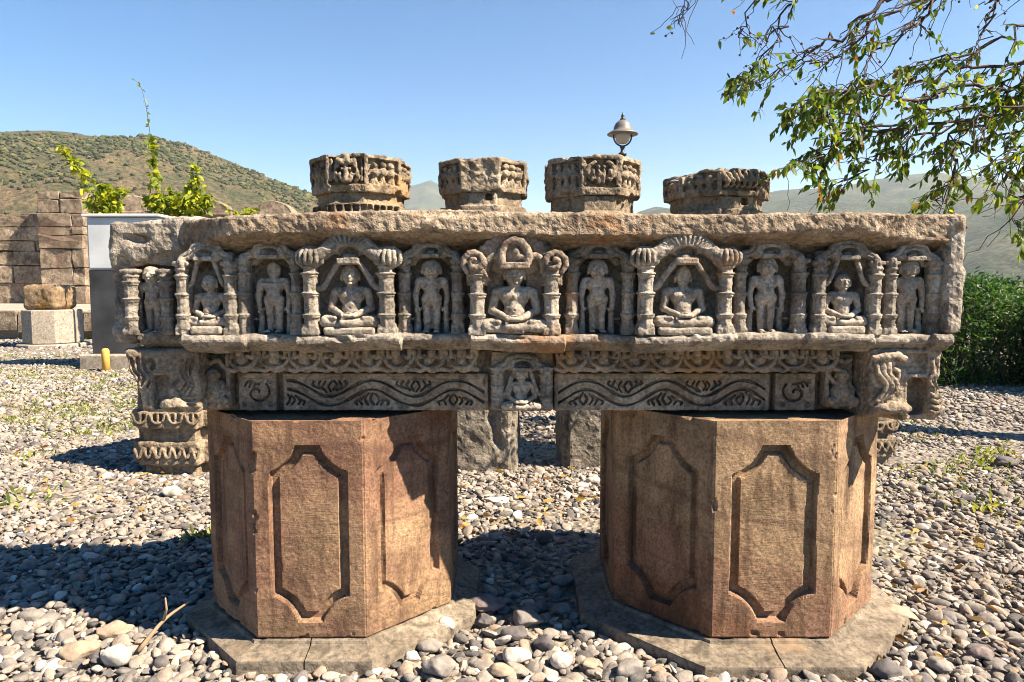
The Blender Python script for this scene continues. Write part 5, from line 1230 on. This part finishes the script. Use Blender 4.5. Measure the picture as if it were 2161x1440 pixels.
# ------------------------------------------------------------------ foliage helpers
def leafmesh(name, C, D, L, Wd, mat, parent, tint, seed=0, droop=0.25):
    """leaf blades: base points C, directions D, lengths L, widths Wd; each a folded six-point blade"""
    n = len(C); r = np.random.default_rng(seed); D = D / np.linalg.norm(D, axis=1)[:, None]
    U = np.cross(D, r.normal(size=(n, 3))); U /= np.linalg.norm(U, axis=1)[:, None]; N = np.cross(D, U)
    L = L[:, None]; Wd = Wd[:, None]; sag = np.array([0, 0, -1]) * droop * L
    P0 = C; P1 = C + D * L * 0.35 + U * Wd * 0.5 + N * Wd * 0.12 + sag * 0.1; P2 = C + D * L * 0.72 + U * Wd * 0.36 + N * Wd * 0.10 + sag * 0.5
    P3 = C + D * L + sag; P4 = C + D * L * 0.72 - U * Wd * 0.36 + N * Wd * 0.10 + sag * 0.5; P5 = C + D * L * 0.35 - U * Wd * 0.5 + N * Wd * 0.12 + sag * 0.1
    M1 = C + D * L * 0.35 + sag * 0.1; M2 = C + D * L * 0.72 + sag * 0.5
    V = np.stack([P0, P1, P2, P3, P4, P5, M1, M2], 1).reshape(-1, 3); b = (np.arange(n) * 8)[:, None]
    tri = np.array([[0, 1, 6], [0, 6, 5], [7, 2, 3], [7, 3, 4]]); qd = np.array([[1, 2, 7, 6], [6, 7, 4, 5]])
    F = np.concatenate([(b[:, :, None] + np.array([[0, 1, 6], [0, 6, 5], [7, 2, 3], [7, 3, 4], [1, 2, 7], [1, 7, 6], [6, 7, 4], [6, 4, 5]])[None]).reshape(-1, 3)])
    o = mobj(name, V, F, mat, parent, True)
    a = o.data.attributes.new('tint', 'FLOAT', 'POINT'); a.data.foreach_set('value', np.repeat(tint, 8).astype(np.float32)); return o
def tubes(name, lst, mat, parent, n=5):
    V, F = merge([tube(p, rr, n) for p, rr in lst]); return mobj(name, V, F, mat, parent, True)

# ------------------------------------------------------------------ overhanging tree at the right
tree = thing('tree', 'leafy tree at the right whose thin branches hang into the sky', 'tree', (4.6, 4.9, 0))
def build_tree():
    r = np.random.default_rng(91); trunk = curve([(4.6, 4.9, 0), (4.55, 4.9, 0.9), (4.4, 4.8, 1.8), (4.1, 4.7, 2.7), (3.8, 4.6, 3.5), (3.6, 4.5, 4.4)], 5)
    tr = [(trunk, list(np.linspace(0.17, 0.07, len(trunk))))]
    # main branches: picture polylines with a distance of their own
    B = [  # points px, start radius, depth start/end, leafiness by position
        ([(2330, -60), (2180, -30), (2099, 0), (2085, 50), (2074, 92)], 0.016, 4.3, 3.9, 0.1),
        ([(2300, -190), (2100, -90), (1973, 4), (1955, 40), (1900, 76), (1839, 116), (1825, 165)], 0.018, 4.5, 3.9, 0.35),
        ([(2250, -240), (2020, -80), (1875, 4), (1788, 65), (1741, 83), (1694, 126), (1633, 152), (1582, 178)], 0.016, 4.4, 4.2, 0.35),
        ([(2250, -200), (2060, -60), (1886, 22), (1810, 83), (1749, 122), (1690, 140)], 0.014, 4.1, 3.8, 0.3),
        ([(2000, -300), (1780, -120), (1669, 0), (1640, 72), (1582, 160), (1562, 178)], 0.012, 4.3, 4.3, 0.35),
        ([(1950, -300), (1720, -130), (1593, 0), (1570, 60), (1566, 80)], 0.009, 4.4, 4.4, 0.15),
        ([(1760, -260), (1560, -90), (1452, 0), (1440, 30), (1428, 52)], 0.008, 4.0, 4.0, 0.05),
        ([(2420, 110), (2161, 181), (2067, 191), (1922, 210), (1814, 188), (1760, 200)], 0.020, 4.2, 3.8, 1.0),
        ([(2420, 60), (2161, 130), (2020, 150), (1900, 180), (1780, 190), (1720, 215), (1690, 230)], 0.016, 4.6, 4.2, 1.0),
        ([(2420, 160), (2161, 215), (1973, 238), (1850, 255), (1760, 240), (1698, 244)], 0.016, 4.3, 4.0, 1.0),
        ([(2420, 200), (2100, 240), (1886, 271), (1800, 285), (1752, 300), (1716, 336), (1656, 352)], 0.014, 4.2, 3.8, 0.9),
        ([(2420, 210), (2161, 250), (1958, 282), (1868, 325), (1814, 361), (1763, 396)], 0.013, 4.4, 4.0, 0.75),
        ([(2420, 180), (2160, 220), (2038, 275), (2012, 360), (1985, 415), (1968, 438)], 0.011, 4.0, 3.7, 0.45),
        ([(2420, 230), (2250, 290), (2161, 318), (2130, 345), (2110, 372)], 0.012, 3.6, 3.4, 0.45),
        ([(2380, 300), (2230, 380), (2161, 420), (2152, 468)], 0.010, 3.1, 2.95, 0.4),
        ([(2420, 20), (2200, 60), (2060, 110), (1960, 130), (1880, 150)], 0.016, 4.5, 4.2, 0.8),
        ([(2420, 260), (2200, 270), (2060, 300), (1990, 320), (1930, 340)], 0.012, 4.5, 4.2, 0.9),
        ([(2420, 0), (2260, 60), (2161, 130), (2130, 190), (2100, 250)], 0.014, 4.3, 4.1, 0.9),
    ]
    br = []; LC, LD, LL = [], [], []; berries = []
    for pts, r0, Ya, Yb, leafy in B:
        n = len(pts); c = [P(x, y, Ya + (Yb - Ya) * i / (n - 1)) for i, (x, y) in enumerate(pts)]
        # join back to the trunk
        jt = np.array(trunk[-6 if pts[0][1] < -100 else -12]); c = [jt, (jt + c[0]) / 2 + np.array([0, 0, 0.1])] + c
        cc = np.array(curve(c, 6)); cc[6:] += 0.02 * r.normal(size=(len(cc) - 6, 3)) * np.array([1, 2, 1])
        rad = np.linspace(r0, 0.0025, len(cc)); br.append((cc, list(rad)))
        L = len(cc)
        for i in range(8, L):
            f = i / L
            nt = 2 if f > 0.35 and leafy > 0.25 else 1
            for _ in range(nt):
                if r.random() > 0.72: continue
                d = r.normal(size=3) * np.array([0.8, 0.8, 0.5]); tang = cc[min(i + 1, L - 1)] - cc[i - 1]; tang /= np.linalg.norm(tang)
                d = d + 1.1 * tang + np.array([-0.15, 0, -0.55 * (1 if leafy > 0.4 else 0.6)]); d /= np.linalg.norm(d)
                ln = r.uniform(0.10, 0.30); m_ = 5
                tw = np.array([cc[i] + d * ln * j / m_ + np.array([0, 0, -0.10]) * ln * (j / m_) ** 2 + 0.008 * r.normal(size=3) * (j > 0) for j in range(m_ + 1)])
                br.append((tw, list(np.linspace(min(0.004, rad[i] * 0.7), 0.0012, m_ + 1))))
                if r.random() < leafy * (0.42 + 0.60 * f):
                    k = r.integers(7, 15)
                    for q in range(k):
                        u = (0.25 + 0.75 * q / k) * m_; j = min(int(u), m_ - 1); p = tw[j] + (tw[j + 1] - tw[j]) * (u - j)
                        LC.append(p); LD.append(d * 0.5 + r.normal(size=3) * 0.55 + np.array([0, 0, -0.55])); LL.append(r.uniform(0.029, 0.060))
                elif r.random() < 0.35:
                    for q in range(r.integers(1, 4)): berries.append(tw[-1 - q] + r.normal(size=3) * 0.008)
                elif r.random() < 0.25:
                    LC.append(tw[-1]); LD.append(r.normal(size=3) + np.array([0, 0, -0.8])); LL.append(r.uniform(0.03, 0.06))
    tubes('trunk', tr, M['bark'], tree, 9); tubes('branch', br, M['bark'], tree, 4)
    LC, LD, LL = np.array(LC), np.array(LD), np.array(LL); n = len(LC)
    tint = np.clip(r.beta(2, 2.6, n) * 0.92 + (r.random(n) < 0.10) * 0.42, 0, 1)
    WD = LL * r.uniform(0.42, 0.62, n)
    # the leaves that show largest are single leaves, the rest of the crown is one part
    vx = LC[:, 0] / LC[:, 1] * FPX + 1080; show = LL / LC[:, 1] * ((vx < 2150) & (LC[:, 2] < 3.05)); pick = np.argsort(-show)[:290]; rest = np.setdiff1d(np.arange(n), pick)
    crown = leafmesh('crown', LC[rest], LD[rest], LL[rest], WD[rest], M['leaf_tree'], tree, tint[rest], 5); crown['kind'] = 'stuff'
    for i in pick: leafmesh('leaf', LC[i:i + 1], LD[i:i + 1], LL[i:i + 1], WD[i:i + 1], M['leaf_tree'], tree, tint[i:i + 1], int(i))
    bmesh_ = mkmesh('berry', ICO[2][0] * 0.0075, ICO[2][1], M['berry'])
    for b in berries[::2][:130]: _link(bpy.data.objects.new('berry', bmesh_), tree, b)
    print('tree leaves', n, 'twigs', len(br))
build_tree()

# ------------------------------------------------------------------ hedge at the right
def hedge():
    r = np.random.default_rng(17); t = thing('hedge', 'dense dark green feathery hedge right of the lintel', 'hedge', (6.2, 8.0, 0))
    n = 46000; top = 1.28
    # an L of growth: along the back and turning towards the camera at the right, outside the picture
    xy = np.where((r.random(n) < 0.72)[:, None], np.stack([r.uniform(4.45, 8.2, n), r.uniform(7.75, 8.9, n)], 1), np.stack([r.uniform(6.0, 7.0, n), r.uniform(6.9, 8.0, n)], 1))
    hgt = top * (0.86 + 0.18 * fbm(np.stack([xy[:, 0], xy[:, 1], xy[:, 0] * 0], 1), 1.6, 3)) - 0.30 * np.clip(4.85 - xy[:, 0], 0, 0.4)
    z = hgt * np.clip(1 - r.exponential(0.42, n), 0.04, 1); z = np.where(r.random(n) < 0.3, hgt * r.uniform(0.03, 0.8, n), z)
    C = np.stack([xy[:, 0], xy[:, 1], z], 1) + 0.04 * r.normal(size=(n, 3))
    D = np.stack([r.normal(0, 0.7, n), -0.35 + r.normal(0, 0.7, n), r.normal(0.25, 0.7, n)], 1)
    leafmesh('foliage', C, D, r.uniform(0.05, 0.11, n), r.uniform(0.014, 0.03, n), M['leaf_hedge'], t, np.clip(r.beta(2, 2.5, n), 0, 1), 3)
    st = []
    for k in range(70):
        x = r.uniform(4.6, 7.6); y = r.uniform(7.8, 8.6); p = [(x, y, 0), (x + r.normal(0, 0.08), y + r.normal(0, 0.08), 0.45), (x + r.normal(0, 0.2), y + r.normal(0, 0.2), 1.0)]; st.append((curve(p, 4), list(np.linspace(0.012, 0.004, 9))))
    tubes('stems', st, M['bark'], t, 4); t.children[-1]['kind'] = 'stuff'
hedge()

# ------------------------------------------------------------------ climbing plants on the wall behind the cabinet
def climber(name, label, stems, Yp, seed, nleaf, spread, bush=None):
    r = np.random.default_rng(seed); o = P(*stems[0][0], Yp); t = thing(name, label, 'plant', (o[0], Yp, 0), 'climbing plants behind the cabinet'); st = []; C = []; D = []; L = []
    for pts in stems:
        c = np.array(curve([P(x, y, Yp + r.normal(0, 0.05)) for x, y in pts], 8)); st.append((c, list(np.linspace(0.014, 0.004, len(c)))))
        k = int(nleaf * len(c) / 30)
        for q in range(k):
            f = r.random() ** 0.75; i = f * (len(c) - 1); j = min(int(i), len(c) - 2); p = c[j] + (c[j + 1] - c[j]) * (i - j)
            sp_ = spread * (1.15 - f); C.append(p + r.normal(size=3) * sp_ * np.array([1, 0.8, 0.8])); D.append(r.normal(size=3) + np.array([0, -0.3, 0.1])); L.append(r.uniform(0.08, 0.15))
    if bush:
        (bx_, by_, rx, rz, nb) = bush; c0 = P(bx_, by_, Yp); m_ = mpp(Yp)
        for q in range(nb):
            d = r.normal(size=3); d /= np.linalg.norm(d); d *= r.random() ** 0.4; C.append(c0 + d * np.array([rx * m_, rx * m_ * 0.7, rz * m_])); D.append(r.normal(size=3) + d); L.append(r.uniform(0.08, 0.16))
    root = P(stems[0][0][0], stems[0][0][1], Yp); st.append((np.array([(root[0], Yp, 0), (root[0] + 0.05, Yp, root[2] * 0.5), root]), [0.025, 0.02, 0.014]))
    tubes('stems', st, M['bark'], t, 5)
    C, D, L = np.array(C), np.array(D), np.array(L); n = len(C); leafmesh('foliage', C, D, L, L * r.uniform(0.5, 0.75, n), M['leaf_vine'], t, np.clip(r.beta(2.2, 1.8, n), 0, 1), seed)
    return t
YV = 13.0
climber('climbing_shrub', 'yellow-green shrub leaning left over the pier top', [[(225, 455), (205, 425), (185, 385), (160, 350), (128, 312)], [(225, 440), (245, 415), (262, 402)], [(215, 450), (225, 410), (215, 390)]], YV, 3, 150, 0.10, (222, 430, 34, 24, 150))
climber('climbing_shrub', 'tall yellow-green shrub with a thin upright shoot above the cabinet', [[(350, 475), (335, 430), (328, 390), (322, 340), (319, 295)], [(350, 470), (365, 430), (360, 395)], [(350, 470), (325, 440), (310, 420)]], YV, 5, 140, 0.09, (350, 442, 36, 30, 230))
climber('climbing_shrub', 'rounded bright shrub beside the merlons', [[(395, 475), (405, 430), (412, 390), (414, 350)], [(395, 470), (430, 430), (440, 415)], [(395, 470), (380, 440), (372, 420)]], YV, 7, 150, 0.12, (405, 434, 38, 34, 300))
climber('thin_plant', 'sparse low plant showing over the lintel between two merlons', [[(505, 475), (498, 455), (490, 440)], [(520, 475), (525, 455), (535, 445)]], YV, 9, 60, 0.10)
def wisp(name, label, pts, Yp, seed, leaves, rad=0.006):
    r = np.random.default_rng(seed); c = np.array(curve([P(x, y, Yp) for x, y in pts], 6)); o = c[0].copy(); t = thing(name, label, 'plant', (o[0], Yp, o[2])); tubes('stem', [(c, list(np.linspace(rad, 0.002, len(c))))], M['bark'], t, 4)
    i = r.integers(3, len(c), leaves); leafmesh('foliage', c[i], r.normal(size=(leaves, 3)), r.uniform(0.06, 0.10, leaves), r.uniform(0.04, 0.06, leaves), M['leaf_vine'], t, r.random(leaves), seed)
wisp('vine_shoot', 'long thin vine shoot curling up against the sky at the left', [(319, 300), (314, 262), (308, 225), (300, 192), (292, 176), (284, 170)], YV, 2, 14, 0.008)
wisp('dry_stem', 'thin bare stem leaning over the rightmost visible merlon', [(538, 475), (545, 448), (553, 424), (562, 402)], YV, 4, 3)

# ------------------------------------------------------------------ loose larger stones, twig, grass
def rock_mat(name, col):
    t = NT(name); c = t.mix(1.0, col, t.ramp(t.noise(28, 7, 0.65), [(0.3, 0.62), (0.52, 1.0), (0.72, 1.3)]), 'MULTIPLY')
    return t.done(c, t.bump(t.noise(70, 7, 0.7), 0.6, 0.006), 0.92)
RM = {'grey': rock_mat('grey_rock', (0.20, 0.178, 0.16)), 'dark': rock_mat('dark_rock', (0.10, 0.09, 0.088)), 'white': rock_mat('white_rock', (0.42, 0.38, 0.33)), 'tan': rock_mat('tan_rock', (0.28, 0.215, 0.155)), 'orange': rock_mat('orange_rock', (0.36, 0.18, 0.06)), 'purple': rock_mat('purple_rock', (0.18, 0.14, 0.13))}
ROCKS = [  # px, py (ground contact), width px, height px, colour, angular, label
    (1028, 1290, 86, 40, 'purple', 0.4, 'long flat purple-grey stone between the two pedestals'),
    (1108, 1325, 84, 42, 'grey', 0.6, 'rough grey slab of stone between the two pedestals, in the shade'),
    (1085, 1352, 60, 34, 'dark', 0.7, 'dark angular stone half in the sun between the pedestals'),
    (1150, 1148, 40, 36, 'dark', 0.1, 'round dark stone on the edge of the shade between the pedestals'),
    (940, 1342, 44, 44, 'white', 0.5, 'white knobbly stone against the corner of the left plinth'),
    (905, 1380, 60, 36, 'grey', 0.1, 'smooth grey pebble beside the white stone by the left plinth'),
    (928, 1432, 84, 62, 'grey', 0.6, 'large grey slab stone at the bottom edge in front of the left plinth'),
    (1092, 1405, 64, 46, 'white', 0.6, 'large pale sunlit stone at the bottom between the plinths'),
    (1185, 1415, 52, 44, 'white', 0.5, 'second pale knobbly stone at the bottom between the plinths'),
    (1055, 1432, 60, 40, 'tan', 0.3, 'tan stone at the bottom edge right of the grey slab'),
    (1020, 1325, 44, 40, 'dark', 0.8, 'dark upright stone just behind the long flat purple stone'),
    (1150, 1378, 52, 46, 'dark', 0.8, 'dark chipped stone in the last of the shade near the right plinth'),
    (1185, 1300, 44, 34, 'grey', 0.7, 'grey stone in deep shade beside the right plinth'),
    (1190, 1238, 56, 28, 'grey', 0.4, 'flat pale grey cobble in the shade close to the right pedestal'),
    (1172, 1265, 36, 36, 'purple', 0.9, 'small triangular purple stone in the shade between the pedestals'),
    (1240, 1350, 40, 26, 'grey', 0.7, 'grey stone lodged against the left corner of the right plinth'),
    (868, 1405, 40, 36, 'white', 0.6, 'small white stone in the gravel in front of the left plinth'),
    (1330, 1432, 66, 50, 'grey', 0.5, 'rough round grey stone at the bottom edge before the right plinth'),
    (1250, 1420, 44, 34, 'tan', 0.6, 'tan cobble at the bottom between the two pale stones and the right plinth'),
    (232, 1348, 92, 40, 'tan', 0.9, 'flat tan slab tilted at the edge of the shade at left'),
    (160, 1395, 80, 46, 'tan', 0.5, 'large tan stone in the sun at lower left'),
    (240, 1412, 66, 60, 'white', 0.6, 'upright pale stone at the bottom left'),
    (362, 1048, 42, 30, 'white', 0.6, 'pale squarish stone lying in front of the stepped pillar base'),
    (1050, 1062, 58, 16, 'white', 0.8, 'flat white stone chip lying in the sun between the pedestals'),
    (1253, 1022, 32, 22, 'white', 0.7, 'small bright white stone near the foot of a pillar'),
    (980, 1118, 28, 18, 'orange', 0.8, 'small orange brick fragment at the edge of the left pedestal'),
    (1890, 1310, 96, 44, 'tan', 0.9, 'long flat tan slab leaning on the right plinth'),
    (2128, 985, 52, 26, 'dark', 0.3, 'dark flat stone at the right edge of the yard'),
    (1996, 1075, 34, 28, 'grey', 0.2, 'round grey stone standing out on the gravel at right'),
    (1878, 1438, 66, 52, 'dark', 0.3, 'big dark stone in the lower right corner of the right plinth'),
    (1990, 1425, 60, 40, 'grey', 0.2, 'grey cobble at the bottom right'),
    (2080, 1395, 52, 34, 'purple', 0.2, 'purple-brown cobble at the bottom right'),
]
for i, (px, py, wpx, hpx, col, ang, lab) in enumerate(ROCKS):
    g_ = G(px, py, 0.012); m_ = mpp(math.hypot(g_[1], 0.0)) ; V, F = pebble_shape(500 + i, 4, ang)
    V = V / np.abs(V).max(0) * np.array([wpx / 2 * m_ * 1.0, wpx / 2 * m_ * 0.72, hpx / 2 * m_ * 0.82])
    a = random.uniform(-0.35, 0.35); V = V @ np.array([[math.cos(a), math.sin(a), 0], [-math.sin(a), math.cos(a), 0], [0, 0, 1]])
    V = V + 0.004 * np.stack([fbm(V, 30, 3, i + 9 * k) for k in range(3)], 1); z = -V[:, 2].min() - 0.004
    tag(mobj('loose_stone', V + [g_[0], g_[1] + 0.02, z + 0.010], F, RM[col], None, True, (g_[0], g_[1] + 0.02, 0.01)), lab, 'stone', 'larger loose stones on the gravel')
a = G(292, 1375, 0.03); b = G(345, 1310, 0.10); c_ = G(402, 1268, 0.14); d_ = G(349, 1262, 0.19)
t = thing('fallen_twig', 'thin dry forked twig lying on the gravel left of the pink pedestal', 'twig', tuple(a))
V, F = tube(curve([a, b, c_], 5), list(np.linspace(0.008, 0.003, 11)), 6); mobj('stem', V, F, M['twig'], t); V, F = tube([b, (b + d_) / 2 + [0.006, 0, 0], d_], [0.005, 0.004, 0.002], 5); mobj('fork', V, F, M['twig'], t)

def grass():
    r = np.random.default_rng(8); spots = []
    for _ in range(150): spots.append((r.uniform(0, 300), r.uniform(750, 930), 0.8))
    for _ in range(36): spots.append((r.uniform(60, 200), r.uniform(690, 725), 1.5))
    for _ in range(26): spots.append((r.uniform(1880, 2150), r.uniform(900, 1090), 0.7))
    for x, y in ((2070, 980), (2095, 960), (2068, 1080), (1910, 905), (70, 970), (60, 1060), (240, 800), (440, 1140), (400, 850), (420, 925)): spots += [(x, y, 1.1)] * 2
    C, D, L = [], [], []
    for x, y, s in spots:
        g_ = G(x, y); n = r.integers(10, 34); sp_ = r.uniform(0.03, 0.14)
        for q in range(n): C.append(g_ + np.array([r.normal(0, sp_), r.normal(0, sp_), 0.01])); D.append([r.normal(0, 0.6), r.normal(0, 0.6), 1]); L.append(r.uniform(0.03, 0.085) * s)
    C, D, L = np.array(C), np.array(D, float), np.array(L); n = len(C)
    o = leafmesh('grass_tufts', C, D, L, L * r.uniform(0.12, 0.28, n), M['grass'], None, np.clip(r.beta(1.6, 1.4, n), 0, 1), 4)
    tag(o, 'sparse green and yellow weeds growing through the gravel', 'grass', None, 'stuff')
grass()

def litter():
    r = np.random.default_rng(88); C = []
    for _ in range(300):
        x, y = (r.uniform(0, 420), r.uniform(745, 1120)) if r.random() < 0.55 else (r.uniform(1860, 2161), r.uniform(890, 1400)) if r.random() < 0.6 else (r.uniform(970, 1290), r.uniform(960, 1150))
        C.append(G(x, y, 0.03) + [0, 0, r.uniform(0, 0.006)])
    n = len(C); D = np.stack([r.normal(size=n), r.normal(size=n), r.normal(0, 0.15, n)], 1); L = r.uniform(0.025, 0.06, n)
    o = leafmesh('leaf_litter', np.array(C), D, L, L * r.uniform(0.3, 0.5, n), M['dead_leaf'], None, r.random(n), 6, 0.05)
    tag(o, 'dry yellow and brown fallen leaves scattered over the gravel', 'leaves', None, 'stuff')
litter()

# ------------------------------------------------------------------ haze
def haze():
    V, F = bbox(-5200, 5200, -60, 4200, -1.5, 480.0); t = bpy.data.materials.new('haze_air'); t.use_nodes = True; nt = t.node_tree; nt.nodes.remove(nt.nodes['Principled BSDF'])
    pv = nt.nodes.new('ShaderNodeVolumePrincipled'); pv.inputs['Color'].default_value = (0.84, 0.92, 1.0, 1); pv.inputs['Density'].default_value = HAZE; pv.inputs['Anisotropy'].default_value = 0.2
    nt.links.new(pv.outputs[0], nt.nodes['Material Output'].inputs['Volume'])
    tag(mobj('haze', V, F, t, None, False), 'pale haze in the air over the hills', 'haze', None, 'stuff')
HAZE = 0.00016
haze()
